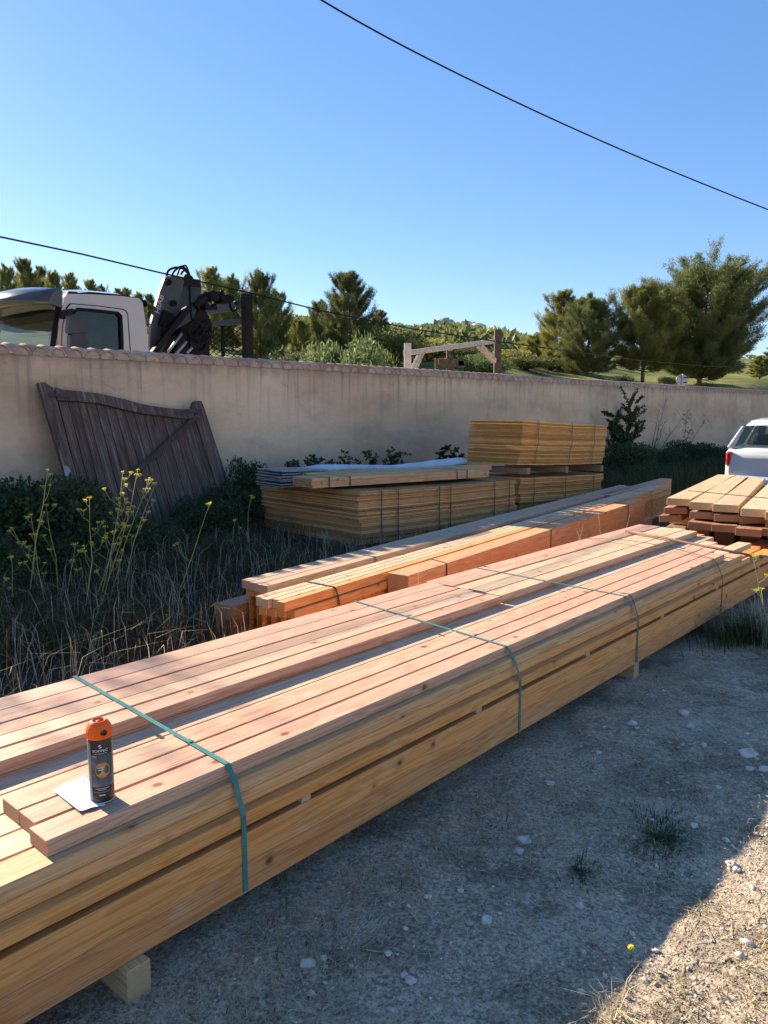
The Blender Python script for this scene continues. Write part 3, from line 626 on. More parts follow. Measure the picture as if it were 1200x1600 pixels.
# ---------------------------------------------------------------- spray can and paper
cp=F.w(.998,-1.930,.4958)
can=empty('spray_can',cp,0,'black marking spray can with orange cap standing on the near timber','spray can')
rc=.0325; hc=.190
bm=bmesh.new(); lathe(bm,[(0,0),(rc-.004,0),(rc-.0005,.002),(rc+.0006,.004),(rc,.007),(rc,hc-.012),(rc-.003,hc-.004),(rc-.006,hc),(0,hc)],48)
fin(bm,'can_body',M_CAN,can)
bm=bmesh.new(); lathe(bm,[(rc-.001,.0015),(rc+.0014,.0018),(rc+.0014,.0042),(rc-.0005,.005)],48); fin(bm,'base_rim',M_ALU,can)
cap=bmesh.new(); r0=rc+.0012; z0=hc-.006
prof=[(r0-.002,z0),(r0,z0+.001),(r0,z0+.022),(r0-.002,z0+.031),(r0-.007,z0+.040),(r0-.013,z0+.0455),(r0-.0165,z0+.0475),(r0-.0185,z0+.0465),(r0-.0195,z0+.040),(0,z0+.038)]
lathe(cap,prof,48); cpo=fin(cap,'cap',M_OR,can)
bm=bmesh.new()
for k in range(20):
    a=2*math.pi*k/20
    bx(bm,(math.cos(a)*(r0+.0002),math.sin(a)*(r0+.0002),z0+.015),(.0012,.002,.022),rot=Matrix.Rotation(a,4,'Z'))
fin(bm,'grip_rib',M_OR,cpo)
bm=bmesh.new(); lathe(bm,[(.0,z0+.0395),(.008,z0+.0395),(.008,z0+.044),(.006,z0+.0455),(0,z0+.0455)],20); fin(bm,'valve_button',simple('dark_red_valve',(.35,.02,.01),.4),cpo)
def oncan(u,v,off,r=rc):                     # u: metres round the can from the facing line, v: height
    a=-math.pi/2+.12+u/r; return Vector((math.cos(a)*(r+off),math.sin(a)*(r+off),v))
bm=bmesh.new()                               # nozzle window: dark oval on the shoulder
c0=oncan(.018,z0+.023,0,r0); seg=20; rows_=[]
for j in range(6):
    rr=(j/5); row=[]
    for k in range(seg):
        a=2*math.pi*k/seg; u=.021+math.cos(a)*.0115*rr; v=z0+.0235+math.sin(a)*.0125*rr
        rad=r0 if v<z0+.022 else r0-.0005-(v-z0-.022)*.42-((v-z0-.022)/.0145)**2*.0012
        aa=-math.pi/2+.12+u/r0; row.append(bm.verts.new((math.cos(aa)*(rad+.0022-.002*rr*rr),math.sin(aa)*(rad+.0022-.002*rr*rr),v)))
    rows_.append(row)
for a,b in zip(rows_,rows_[1:]):
    for k in range(seg): bm.faces.new((a[k],a[(k+1)%seg],b[(k+1)%seg],b[k]))
fin(bm,'nozzle_window',M_CAN,cpo,smooth=True)
def patch(name,u0,u1,v0,v1,mat,off=.0004,parent=None):
    bm=bmesh.new(); n=16
    a=[bm.verts.new(oncan(u0+(u1-u0)*i/n,v0,off)) for i in range(n+1)]; b=[bm.verts.new(oncan(u0+(u1-u0)*i/n,v1,off)) for i in range(n+1)]
    for i in range(n): bm.faces.new((a[i],a[i+1],b[i+1],b[i])).smooth=True
    return fin(bm,name,mat,parent or can)
patch('grey_side_panel',-.052,-.0195,.010,.176,M_CANP,.0004)
patch('label_picture',-.0185,.06,.050,.142,M_CANG,.0004)
bm=bmesh.new(); vs=[bm.verts.new(oncan(.012+math.cos(2*math.pi*k/32)*.0195,.098+math.sin(2*math.pi*k/32)*.0215,.0008)) for k in range(32)]; ce=bm.verts.new(oncan(.012,.098,.0009))
for k in range(32): bm.faces.new((ce,vs[k],vs[(k+1)%32])).smooth=True
fin(bm,'orange_disc',M_CANO,can)
def text_mesh(txt,size):
    cu=bpy.data.curves.new('t','FONT'); cu.body=txt; cu.size=size; cu.resolution_u=3; cu.align_x='CENTER'
    o=bpy.data.objects.new('t',cu); C.objects.link(o); dg=bpy.context.evaluated_depsgraph_get(); me=bpy.data.meshes.new_from_object(o.evaluated_get(dg))
    bpy.data.objects.remove(o); return me
me=text_mesh('SOPPEC',.0115)
for v in me.vertices: v.co=oncan(.008+v.co.x*1.05,.151+v.co.y*.8,.0008)
link('logo_lettering',me,M_PRW,can)
bm=bmesh.new()
for sgn in (0,1):
    vs=[bm.verts.new(oncan(.008+math.cos(t)*.0042,.1665+math.sin(t)*.0048,.0008)) for t in np.linspace(sgn*math.pi+.7,sgn*math.pi+math.pi+.1,9)]
    bm.faces.new(vs)
fin(bm,'logo_emblem',M_PRW,can)
bm=bmesh.new()
for (u0,u1,v,h) in ((-.008,.026,.1455,.0013),(-.001,.018,.1045,.003),(.001,.016,.098,.003),(.003,.014,.086,.0025),(-.009,.028,.0445,.0018),(-.002,.020,.0405,.0012),(-.012,.028,.0345,.0008),(.0,.016,.0245,.0035),(-.012,-.002,.137,.002)):
    a=[bm.verts.new(oncan(u0+(u1-u0)*i/6,v,.0011)) for i in range(7)]; b=[bm.verts.new(oncan(u0+(u1-u0)*i/6,v+h,.0011)) for i in range(7)]
    for i in range(6): bm.faces.new((a[i],a[i+1],b[i+1],b[i]))
fin(bm,'small_print_line',simple('pale_print',(.5,.5,.5),.5),can)
bm=bmesh.new()
q=[atz(83,1236,.497),atz(132,1212.5,.497),atz(165,1258,.497),atz(124,1270,.497)]; n=14; grid=[]
for i in range(n+1):
    row=[]
    for j in range(n+1):
        u,v=i/n,j/n; P=q[0].lerp(q[1],u).lerp(q[3].lerp(q[2],u),v)
        P.z=.4968+.010*max(0,(.5-abs(u-.05)))*(1-v)*(.5)+.0035*abs(math.sin(u*4.2+v*2.5))+.012*max(0,v-.55)*max(0,.8-u)
        row.append(bm.verts.new(P))
    grid.append(row)
for i in range(n):
    for j in range(n): bm.faces.new((grid[i][j],grid[i+1][j],grid[i+1][j+1],grid[i][j+1]))
pap=tag(fin(bm,'paper_sheet',M_PAPER,smooth=True),'small curled sheet of white paper lying beside the spray can','paper')
bm=bmesh.new(); c_=q[0].lerp(q[1],.86).lerp(q[3].lerp(q[2],.86),.16); tube(bm,[c_+Vector((.004*math.sin(k*.9),.0008*k-.004,.0045)) for k in range(12)],.0005,4); fin(bm,'pen_scribble',M_INK,pap)
# ---------------------------------------------------------------- old gate leaning on the wall
gu,gzv=F.at(58,600,-8.08)
def gpt(x,y,off=0):                          # on the leaning plane: p goes from -8.08 at z=1.85 to -7.55 at z=0
    p=-8.0
    for _ in range(6):
        u,z=F.at(x,y,p); p=-8.08+(1.85-z)*.26+off
    return F.w(u,p,z)
gate=empty('old_gate',F.w(4.9,-7.7,0),0,'weathered purplish brown board gate leaning tilted against the wall','gate')
gn=Vector((F.n[0],F.n[1],.26)).normalized()
def gq_(name,px,th,off,mat=M_GATE):
    bm=bmesh.new(); prism(bm,[gpt(x,y,off) for x,y in px],gn*th); o=fin(bm,name,mat,bev=.003)
    o.parent=gate; o.matrix_parent_inverse=Matrix.Translation(-gate.location)
    # local frame for the grain: keep the mesh in its own axes, rotated so z runs along the boards
    ax=(gpt(102,757)-gpt(58,600)).normalized(); M=Matrix((gn.cross(ax).normalized(),gn,ax)).transposed().to_4x4()
    cen=sum((v.co for v in o.data.vertices),Vector())/len(o.data.vertices)
    T=Matrix.Translation(cen)@M; o.data.transform(T.inverted()); o.matrix_parent_inverse=Matrix(); o.matrix_basis=Matrix.Translation(-gate.location)@T
    return o
bt=[(84,612),(100,617),(116,622),(129,625),(145,628),(160,632),(176,637),(191,642),(206,647),(222,651),(236,654),(252,656),(266,658),(281,659),(296,661),(311,662)]
dxy=(49,190)
for i in range(len(bt)-1):
    (x0,y0),(x1,y1)=bt[i],bt[i+1]; e=.7
    gq_('board',[(x0+e,y0-6),(x1-e*.2,y1-6),(x1-e*.2+dxy[0]*.97,y1+dxy[1]*(.97-.012*i)),(x0+e+dxy[0],y0+dxy[1]*(1-.012*i))],.022,0.0)
gq_('stile',[(56,600),(66,599),(80,608),(128,790),(116,800)],.05,.0)
gq_('stile',[(296,636),(300,628),(311,628),(314,634),(352,752),(338,768)],.05,.0)
gq_('curved_rail',[(84,610),(110,612),(150,616),(190,625),(220,633),(250,638),(280,641),(299,640),(300,656),(280,655),(250,651),(222,648),(190,641),(150,631),(110,628),(88,627)],.045,.024)
gq_('diagonal_brace',[(312,642),(316,648),(212,742),(204,738)],.02,.060,M_RUST)
gq_('strap_hinge',[(273,642),(315,640),(315,645),(273,648)],.008,.072,M_RUST)
gq_('strap_hinge',[(76,615),(105,616),(107,621),(78,620)],.008,.072,M_RUST)
gq_('latch_plate',[(98,727),(106,729),(113,742),(102,744)],.006,.052,M_STEEL)
# ---------------------------------------------------------------- truck with loader crane behind the wall
TP=-10.1
truck=empty('crane_truck',F.w(6,-11.2,0),F.rz,'white crane truck parked behind the wall, cab facing left','truck')
def T(x,y,p=TP):
    u,z=F.at(x,y,p); return Vector((u-6,-(p+11.2),z))
def tl(u,p,z): return Vector((u-6,-(p+11.2),z))
def tpoly(name,px,p0,p1,mat,parent=None,bev=0,smooth=False,proj=None):
    bm=bmesh.new(); prism(bm,[T(x,y,p0) for x,y in px],Vector((0,-(p1-p0),0))); return fin(bm,name,mat,parent or truck,bev=bev,smooth=smooth)
# cab shell: side panels with real window opening, roof, rear, front pillars
prof=[(86,560),(90,520),(95,490),(101,464),(103,459),(140,460),(190,463),(217,466),(223,473),(230,520),(236,575),(236,640),(60,640)]
win=[(104,560),(105,530),(110,500),(116,485),(121,480),(150,483),(186,487),(191,493),(193,520),(194,560)]
U=lambda x,y:F.at(x,y,TP)
side=[U(x,y) for x,y in prof]; zr=max(z for u,z in side); ur=max(u for u,z in side); uf=U(95,490)[0]
def cab_side(p,name):
    bm=bmesh.new()
    O=[Vector((u-6,-(p+11.2),z)) for u,z in [U(x,y) for x,y in [(86,600),(92,505),(101,463),(104,459),(140,459.5),(190,462.5),(217,466),(223,473),(230,520),(237,600)]]]
    I=[Vector((u-6,-(p+11.2),z)) for u,z in [U(x,y) for x,y in [(103,600),(107,510),(114,487),(120,480.5),(140,482),(165,484.5),(185,487),(191,493),(193,520),(195,600)]]]
    d=Vector((0,.06 if p==TP else -.06,0)); n=len(O)
    a=[bm.verts.new(v) for v in O]; b=[bm.verts.new(v) for v in I]; a2=[bm.verts.new(v+d) for v in O]; b2=[bm.verts.new(v+d) for v in I]
    for i in range(n-1):
        for q in ((a[i],a[i+1],b[i+1],b[i]),(a2[i],b2[i],b2[i+1],a2[i+1]),(a[i],a2[i],a2[i+1],a[i+1]),(b[i],b[i+1],b2[i+1],b2[i])): bm.faces.new(q)
    return fin(bm,name,M_WHITE,truck)
cab_side(TP,'cab_side'); cab_side(TP-2.25,'cab_side')
zl=U(160,600)[1]; u0=U(100,560)[0]; u1=U(236,600)[0]
bm=bmesh.new(); bx(bm,((u0+u1)/2-6,tl(0,TP-1.125,0).y,zl/2+.35),(u1-u0+.25,2.27,zl-.7),bev=.03); fin(bm,'lower_cab',M_WHITE,truck)
ra=U(101,463); rb=U(217,466); rcc=U(223,473); rd=U(237,600)
bm=bmesh.new()
P=[(ra[0],ra[1]-.02),(U(104,459)[0],U(104,459)[1]),(U(140,459.5)[0],U(140,459.5)[1]+.03),(U(190,462.5)[0],U(190,462.5)[1]+.02),(rb[0],rb[1]),(rcc[0],rcc[1]),(rd[0],rd[1])]
rings=[]
for (u,z) in P:
    rings.append([bm.verts.new(tl(u,TP-2.25*t,z+.10*math.sin(math.pi*t)**.6 if z>rcc[1]-.1 else z)) for t in np.linspace(0,1,9)])
for a,b in zip(rings,rings[1:]):
    for k in range(8): bm.faces.new((a[k],a[k+1],b[k+1],b[k])).smooth=True
fin(bm,'roof',M_WHITE,truck)
# glass
tpoly('side_window',[(103,600),(107,510),(114,487),(120,480.5),(140,482),(165,484.5),(185,487),(191,493),(193,520),(195,600)],TP-.03,TP-.036,M_PANE)
tpoly('side_window',[(103,600),(107,510),(114,487),(120,480.5),(140,482),(165,484.5),(185,487),(191,493),(193,520),(195,600)],TP-2.21,TP-2.216,M_PANE)
tpoly('door_seam',[(91,600),(97,510),(103,481),(108,474),(112,474.3),(108,478),(104,484),(98,511),(92.3,600)],TP+.001,TP+.003,M_RUB)
tpoly('door_seam',[(110,473.7),(150,477),(192,482.5),(197,485),(200,490),(208,600),(206.6,600),(198.9,491),(196,486.3),(191,484),(150,478.3),(110,475)],TP+.001,TP+.003,M_RUB)
tpoly('window_seal',[(103,600),(107,510),(114,487),(120,480.5),(140,482),(165,484.5),(185,487),(191,493),(195,600),(191,600),(187.5,496),(183,491),(140,486),(122,485),(117,490),(112,512),(108,600)],TP+.001,TP+.006,M_RUB)
wf=U(96,478); wb=U(86,600)
bm=bmesh.new(); bm.faces.new([bm.verts.new(v) for v in (tl(wf[0]-.01,TP-.05,wf[1]),tl(wf[0]-.01,TP-2.2,wf[1]),tl(wb[0]-.08,TP-2.2,wb[1]),tl(wb[0]-.08,TP-.05,wb[1]))]); fin(bm,'windscreen',M_PANE,truck)
bm=bmesh.new(); tube(bm,[tl(wf[0]-.02,TP-.04,wf[1]),tl(wb[0]-.09,TP-.04,wb[1])],.035,6); fin(bm,'windscreen_seal',M_RUB,truck)
# interior: seats, dash, dark ceiling
bm=bmesh.new(); bx(bm,tl((u0+u1)/2+.1,TP-1.1,zr-.30),(1.2,2.1,.1)); bx(bm,tl(u1-.17,TP-1.1,zr-.75),(.05,2.1,.9)); fin(bm,'cab_lining',simple('brown_lining',(.10,.085,.07),.9),truck)
for pc in (-.55,-1.7):
    bm=bmesh.new(); bx(bm,tl(u1-.45,TP+pc,zr-1.0),(.16,.5,.75),bev=.05); bx(bm,tl(u1-.43,TP+pc,zr-.55),(.12,.28,.2),bev=.04); fin(bm,'seat_back',M_DGREY,truck)
bm=bmesh.new(); lathe(bm,[(.2,0),(.215,.015),(.2,.03),(.185,.015),(.2,0)],24); bmesh.ops.transform(bm,matrix=Matrix.Translation(tl(uf+.35,TP-.6,zr-1.05))@Matrix.Rotation(R(-60),4,'Y'),verts=bm.verts[:]); fin(bm,'steering_wheel',M_RUB,truck)
bm=bmesh.new(); bx(bm,tl(uf+.1,TP-1.1,zr-1.2),(.35,2.1,.25),bev=.05); fin(bm,'dashboard',M_DGREY,truck)
bm=bmesh.new(); pts=[]; 
for k in range(120):
    t=k/119; q=U(176,515+48*t); pts.append(tl(q[0]+.025*math.cos(k*.55),TP-.25+.025*math.sin(k*.55),q[1]))
tube(bm,pts,.006,4); fin(bm,'coiled_cable',M_RUB,truck)
# roof visor
bm=bmesh.new(); rings=[]
vp=[(96,452),(98,458),(97,466),(92,477),(60,481),(30,484),(0,490)]
prof_v=[(U(97,456)[0]+.0,U(97,456)[1]),(U(97,466)[0]-.14,U(97,466)[1]+.12),(U(97,466)[0]-.34,U(97,466)[1]+.06),(U(97,466)[0]-.50,U(97,466)[1]-.05),(U(97,466)[0]-.52,U(97,466)[1]-.09),(U(97,466)[0]-.28,U(97,466)[1]-.10),(U(92,478)[0],U(92,478)[1]-.02)]
for k,t in enumerate(np.linspace(0,1,15)):
    kk=1-.62*abs(2*t-1)**4; bow=.10*math.sin(math.pi*t)
    rings.append([bm.verts.new(tl(prof_v[0][0]+(u-prof_v[0][0])*kk-bow*.4*(i>0),TP+.02-2.29*t,z+bow*(.8 if i<4 else .1))) for i,(u,z) in enumerate(prof_v)])
for a,b in zip(rings,rings[1:]):
    for i in range(len(prof_v)-1): bm.faces.new((a[i],a[i+1],b[i+1],b[i])).smooth=True
for rg in (rings[0],rings[-1]): bm.faces.new(rg)
fin(bm,'sun_visor',M_VISOR,truck)
tpoly('marker_lamp',[(105,458),(107,455),(121,456),(122,459.5),(112,460)],TP-.02,TP-.12,M_RUB)
mr=empty('mirror_housing',tl(0,0,0)*0,0); mr.parent=truck; bpy.data.objects.remove(mr)
m1=tpoly('wing_mirror',[(109,494),(113,491),(132,493),(137,498),(138,518),(135,521),(110,521),(107,517)],TP+.38,TP+.28,M_DGREY,bev=.02)
m2=tpoly('wing_mirror',[(110,524),(134,524),(138,530),(139,556),(110,556)],TP+.38,TP+.28,M_DGREY,bev=.02)
tpoly('mirror_arm',[(112,482),(118,484),(117,496),(112,494)],TP+.34,TP,M_RUB)
# chassis, wheels, bed
bm=bmesh.new(); bx(bm,tl(8.2,TP-1.1,.75),(8.5,.9,.25)); fin(bm,'chassis',M_BLK,truck)
for wu in (4.9,10.6):
    for pc in (-.15,-2.1):
        bm=bmesh.new(); lathe(bm,[(.25,-.13),(.46,-.13),(.49,-.09),(.49,.09),(.46,.13),(.25,.13)],28); lathe(bm,[(.0,-.05),(.25,-.08),(.27,.0),(.25,.08),(0,.05)],28,mi=1); bmesh.ops.transform(bm,matrix=Matrix.Translation(tl(wu,TP+pc,.49))@Matrix.Rotation(R(90),4,'X'),verts=bm.verts[:])
        fin(bm,'wheel',[M_RUB,M_STEEL],truck)
bm=bmesh.new(); bx(bm,tl(10.0,TP-1.12,1.1),(4.6,2.3,.12),bev=.01); fin(bm,'flatbed',M_OLDB,truck)
# exhaust stack elbow behind the cab
q1=[U(228,520),U(228,490),U(233,478),U(244,471),U(256,469)]
bm=bmesh.new(); tube(bm,[tl(u,TP-.5,z+.0) for u,z in q1],.055,10); fin(bm,'air_intake_pipe',M_BLK,truck)
# crane
crane=tpoly('crane_boom',[(258,434),(262,431),(284,433),(288,440),(281,470),(268,520),(240,575),(234,560),(236,505),(250,455)],TP-.2,TP-.26,M_DGREY)
tpoly('boom_web',[(284,434),(313,437),(315,450),(312,475),(300,500),(268,520),(281,470)],TP-.26,TP-.60,simple('blue_black_paint',(.014,.020,.026),.4),crane)
tpoly('boom_far_cheek',[(258,434),(284,433),(313,437),(314,470),(300,530),(250,575),(236,560),(237,505)],TP-.72,TP-.78,M_BLK,crane)
def tline(name,pxs,rad,p,mat=M_BLK,parent=None,seg=6):
    bm=bmesh.new()
    pp_=p if isinstance(p,(list,tuple)) else [p]*len(pxs)
    tube(bm,[T(x,y,q) for (x,y),q in zip(pxs,pp_)],rad,seg); return fin(bm,name,mat,parent or truck,smooth=False)
def smoothpts(px,n=6):
    out=[]
    P=[px[0]]+list(px)+[px[-1]]
    for i in range(1,len(P)-2):
        for k in range(n):
            t=k/n; a,b,c,d=P[i-1],P[i],P[i+1],P[i+2]
            out.append(tuple(.5*((2*b[j])+(-a[j]+c[j])*t+(2*a[j]-5*b[j]+4*c[j]-d[j])*t*t+(-a[j]+3*b[j]-3*c[j]+d[j])*t**3) for j in range(2)))
    out.append(px[-1]); return out
tline('hydraulic_hose',smoothpts([(260,434),(263,423),(275,418),(288,421),(296,432)]),.018,TP-.3,M_RUB,crane)
tline('hydraulic_hose',smoothpts([(268,434),(272,424),(284,416),(293,424),(296,434)]),.016,TP-.4,M_RUB,crane)
tline('hydraulic_hose',smoothpts([(276,434),(281,420),(290,415),(296,428),(300,438)]),.014,TP-.5,M_RUB,crane)
tline('hydraulic_hose',smoothpts([(280,438),(285,425),(291,424),(300,436),(303,445)]),.016,TP-.45,M_RUB,crane)
for k in range(5): tline('hydraulic_hose',smoothpts([(296+3*k,438),(297+3*k,455),(298+3*k,478),(300+2*k,500)]),.013,TP-.25-.06*k,M_RUB,crane)
tpoly('boom_head',[(290,428),(300,431),(306,440),(313,442),(314,448),(288,446),(286,434)],TP-.22,TP-.7,M_BLK,crane,bev=.01)
tpoly('bracket',[(252,498),(258,484),(270,490),(276,500),(266,512),(250,508)],TP-.14,TP-.2,M_BLK,crane)
for (x,y) in ((262,441),(270,474),(256,492)): 
    bm=bmesh.new(); c=T(x,y,TP-.18); lathe(bm,[(.02,0),(.045,0),(.045,.05),(.02,.05)],12); bmesh.ops.transform(bm,matrix=Matrix.Translation(c)@Matrix.Rotation(R(90),4,'X'),verts=bm.verts[:]); fin(bm,'pin_eye',M_BLK,crane)
# second boom, rams and the dark folded mass behind
tpoly('lower_boom',[(236,552),(292,478),(300,482),(244,556)],TP-.05,TP-.14,M_BLK,crane)
tpoly('folded_column',[(292,480),(308,474),(322,486),(331,505),(332,525),(324,548),(328,575),(262,575),(276,540),(285,505)],TP-.35,TP-.85,M_BLK,crane,bev=.02)
tpoly('folded_column',[(240,560),(262,530),(285,515),(300,540),(300,580),(240,580)],TP-.4,TP-.9,M_BLK,crane,bev=.02)
tline('ram',[(262,551),(284,521)],.02,TP-.12,M_STEEL,crane); tline('ram',[(276,552),(291,534)],.022,TP-.12,M_STEEL,crane); tline('ram',[(292,552),(300,543)],.022,TP-.12,M_STEEL,crane); tline('ram',[(252,524),(257,505)],.02,TP-.12,M_BLK,crane)
for k,(cx_,cy_,rr) in enumerate(((306,515,12),(316,525,10),(310,535,13),(321,512,8),(300,528,10))):
    tline('hydraulic_hose',[(cx_+rr*math.cos(a),cy_+rr*1.1*math.sin(a)) for a in np.linspace(0,5.5,20)],.017,TP-.28-.02*k,M_RUB,crane)
arm=tline('jib_arm',smoothpts([(300,484),(312,470),(325,464),(338,461),(352,464),(363,464)]),[.06]*30+[.05],TP-.3,M_BLK,crane,8) if False else None
bm=bmesh.new(); pts=smoothpts([(302,480),(314,468),(328,462),(340,460),(352,464),(362,465)]); tube(bm,[T(x,y,TP-.3) for x,y in pts],[.085-.002*i+.02*(i%5==0) for i in range(len(pts))],8); fin(bm,'jib_arm',M_BLK,crane)
tpoly('jib_bracket',[(318,470),(324,470),(328,478),(333,480),(338,474),(340,484),(322,484)],TP-.24,TP-.36,M_BLK,crane); tpoly('jib_knuckle',[(328,458),(340,457),(344,463),(341,470),(330,470)],TP-.2,TP-.4,M_BLK,crane,bev=.01)
tline('rotator_pin',[(347,466),(347,454)],.035,TP-.3,M_BLK,crane)
tpoly('rotator',[(345,461),(363,461),(366,468),(360,474),(347,473)],TP-.2,TP-.4,M_BLK,crane,bev=.02)
tline('crane_hook',smoothpts([(359,472),(360,480),(364,486),(369,484),(370,477),(366,471)]),.022,TP-.3,M_BLK,crane)
me=text_mesh('HIAB',.30); ob=link('boom_lettering',me,simple('worn_white_letters',(.42,.43,.44),.6),crane)
c=T(249,475,TP-.194); lo,hi=T(246,489,TP-.194),T(253,461,TP-.194); d=(hi-lo).normalized(); L=(hi-lo).length; upv=Vector((0,-1,0)).cross(d); 
wt=max(v.co.x for v in me.vertices)-min(v.co.x for v in me.vertices)
for v in me.vertices: v.co=c+d*(v.co.x*L/wt)+(-upv)*((v.co.y-.1)*L/wt*.9) if upv.x>0 else c+d*(v.co.x*L/wt)+upv*((v.co.y-.1)*L/wt*.9)
# headboard rack
rk=tline('headboard_post',[(387,590),(386,459)],.0,TP,M_BLK); bpy.data.objects.remove(rk)
ru,rz0=U(391,555); zt=U(391,459)[1]
rack=bmesh.new(); bx(rack,tl(ru,TP-.06,(1.1+zt)/2),(.14,.12,zt-1.1)); rko=fin(rack,'headboard_post',M_BLK,truck)
bm=bmesh.new(); bx(bm,tl(ru,TP-2.2,(1.1+zt)/2),(.14,.12,zt-1.1)); fin(bm,'headboard_post',M_BLK,truck)
z1_=U(388,470)[1]; z2_=U(388,500)[1]
bm=bmesh.new(); bx(bm,tl(ru-.0,TP-1.13,z1_-.04),(.06,2.05,.16)); fin(bm,'rail',M_OLDB if False else M_DGREY,rko)
bm=bmesh.new(); bx(bm,tl(ru,TP-1.13,z2_),(.06,2.05,.09)); bx(bm,tl(ru,TP-1.13,1.7),(.07,2.05,.12)); fin(bm,'rail',M_DGREY,rko)
for k in (.72,1.15,1.6):
    bm=bmesh.new(); bx(bm,tl(ru,TP-k,(1.2+z2_)/2),(.05,.04,z2_-1.2)); fin(bm,'rack_bar',M_BLK,rko)
bm=bmesh.new()
for k in range(46):
    for sg_ in (-1,1):
        c_=-1.0+k*.085
        P=[]
        for t in (0,1):
            y_=.12+1.96*t; z_=1.75+c_+sg_*y_*.9*.5+(0 if sg_>0 else .9)
            P.append((y_,z_))
        (ya,za),(yb,zb)=P
        # clip to the panel
        zlo,zhi=1.76,z2_-.04
        def clip(ya,za,yb,zb):
            t0,t1=0.,1.; dz=zb-za
            for lim,sgn in ((zlo,1),(zhi,-1)):
                f0=sgn*(za-lim); f1=sgn*(zb-lim)
                if f0<0 and f1<0: return None
                if f0<0: t0=max(t0,f0/(f0-f1))
                if f1<0: t1=min(t1,f0/(f0-f1))
            return (ya+(yb-ya)*t0,za+dz*t0,ya+(yb-ya)*t1,za+dz*t1) if t1>t0 else None
        q=clip(ya,za,yb,zb)
        if q: tube(bm,[tl(ru,TP-q[0],q[1]),tl(ru,TP-q[2],q[3])],.007,3,caps=False)
fin(bm,'wire_mesh',M_BLK,rko)
# ---------------------------------------------------------------- wooden frame and machine behind the wall
def wpost(bm,a,b,w): 
    a,b=Vector(a),Vector(b); t=(b-a); L=t.length; q=t.to_track_quat('Z','Y').to_matrix().to_4x4()
    bx(bm,(a+b)/2,(w,w,L),rot=q,bev=.008)
fr_=empty('timber_gantry',atd(700,560,16.5)*1.0,0,'open timber frame with white post, sloping beam and brown post beyond the wall','frame'); fr_.location.z=0
def fpart(name,a,b,w,mat):
    bm=bmesh.new(); wpost(bm,a,b,w); o=fin(bm,name,mat,fr_); o.location=-fr_.location; return o
d1,d2=15.2,18.6
def gd(x,y,d): return atd(x,y,d)
a_=gd(637,536,d1); fpart('white_post',Vector((a_.x,a_.y,-.1)),a_,.135,simple('whitewashed_wood',(.50,.48,.45),.85,var=.2,sc=9,bump=.3))
b_=gd(778,515,d2); fpart('brown_post',Vector((b_.x,b_.y,-.1)),b_,.16,M_OLDB)
fpart('sloping_beam',gd(633,552,d1),gd(773,533,d2),.10,M_OLDW)
fpart('brace',gd(640,584,d1+.1),gd(657,550,d1+.5),.065,M_OLDW); fpart('brace',gd(645,586,d1+.2),gd(661,550,d1+.6),.065,M_OLDW); fpart('brace',gd(749,540,d2-.7),gd(772,564,d2-.1),.12,M_OLDW)
mc=empty('old_machine',Vector((gd(705,570,17).x,17,0)),0,'rusty old machine with bracket arm standing under the timber frame','machine')
def mpart(name,pts,d,th,mat=M_RUST):
    bm=bmesh.new(); prism(bm,[gd(x,y,d) for x,y in pts],Vector((0,th,0))); o=fin(bm,name,mat,mc,bev=.01); o.location=-mc.location
mpart('stand',[(680,559),(685,559),(686,640),(680,640)],17,.12,M_OLDB); mpart('body',[(686,561),(700,560),(712,563),(724,564),(726,571),(700,572),(686,569)],17,.3)
mpart('column',[(698,548),(700,545),(706,555),(709,561),(706,640),(698,640)],17.05,.15); mpart('arm',[(700,545),(706,545),(707,548),(701,548)],17,.1,M_STEEL); mpart('motor',[(716,562),(726,564),(727,573),(717,574)],17,.25)
# ---------------------------------------------------------------- road sign seen from behind
sg=empty('road_sign',Vector((atd(1066,594,42).x,42,gz(atd(1066,594,42).x,42)-.1)),0,'round grey road sign seen from behind, in front of the big pine','sign')
c=atd(1065.5,594,42); bm=bmesh.new(); lathe(bm,[(0,-.01),(.30,-.01),(.32,0),(.30,.01),(0,.01)],28); bmesh.ops.transform(bm,matrix=Matrix.Translation(c-sg.location)@Matrix.Rotation(R(90),4,'X'),verts=bm.verts[:]); fin(bm,'sign_disc',M_STEEL,sg)
bm=bmesh.new(); tube(bm,[(0,-.05,0),(0,-.05,c.z-sg.location.z+.33)],.035,8); fin(bm,'pole',simple('pale_steel',(.45,.45,.44),.5,metal=.3),sg)
bm=bmesh.new()
for dz in (-.13,.13): bx(bm,(.1,-.02,c.z-sg.location.z+dz),(.3,.03,.05))
fin(bm,'bracket',M_BLK,sg)
# ---------------------------------------------------------------- cables
def cable(name,pts,r,label):
    cu=bpy.data.curves.new(name,'CURVE'); cu.dimensions='3D'; cu.bevel_depth=r; cu.bevel_resolution=2
    sp=cu.splines.new('POLY'); sp.points.add(len(pts)-1)
    for i,p in enumerate(pts): sp.points[i].co=(*p,1)
    o=bpy.data.objects.new(name,cu); dg=bpy.context.evaluated_depsgraph_get(); C.objects.link(o); me=bpy.data.meshes.new_from_object(o.evaluated_get(bpy.context.evaluated_depsgraph_get())); bpy.data.objects.remove(o)
    return tag(link(name,me,M_RUB,smooth=True),label,'cable')
px=[(-400,300),(0,370),(128,397),(250,426),(384,456),(500,485),(640,513),(780,534),(900,550),(1000,563),(1100,572),(1200,575),(1500,578)]
dd=[7.5,9.0,9.6,10.3,11.2,12.3,14,16.5,19.5,23,28,35,60]
cable('overhead_cable',[atd(x,y,d) for (x,y),d in zip([px[0]]+px[1:],dd)],.0105,'thin dark cable running just above the wall, past the crane')
cx_=[]
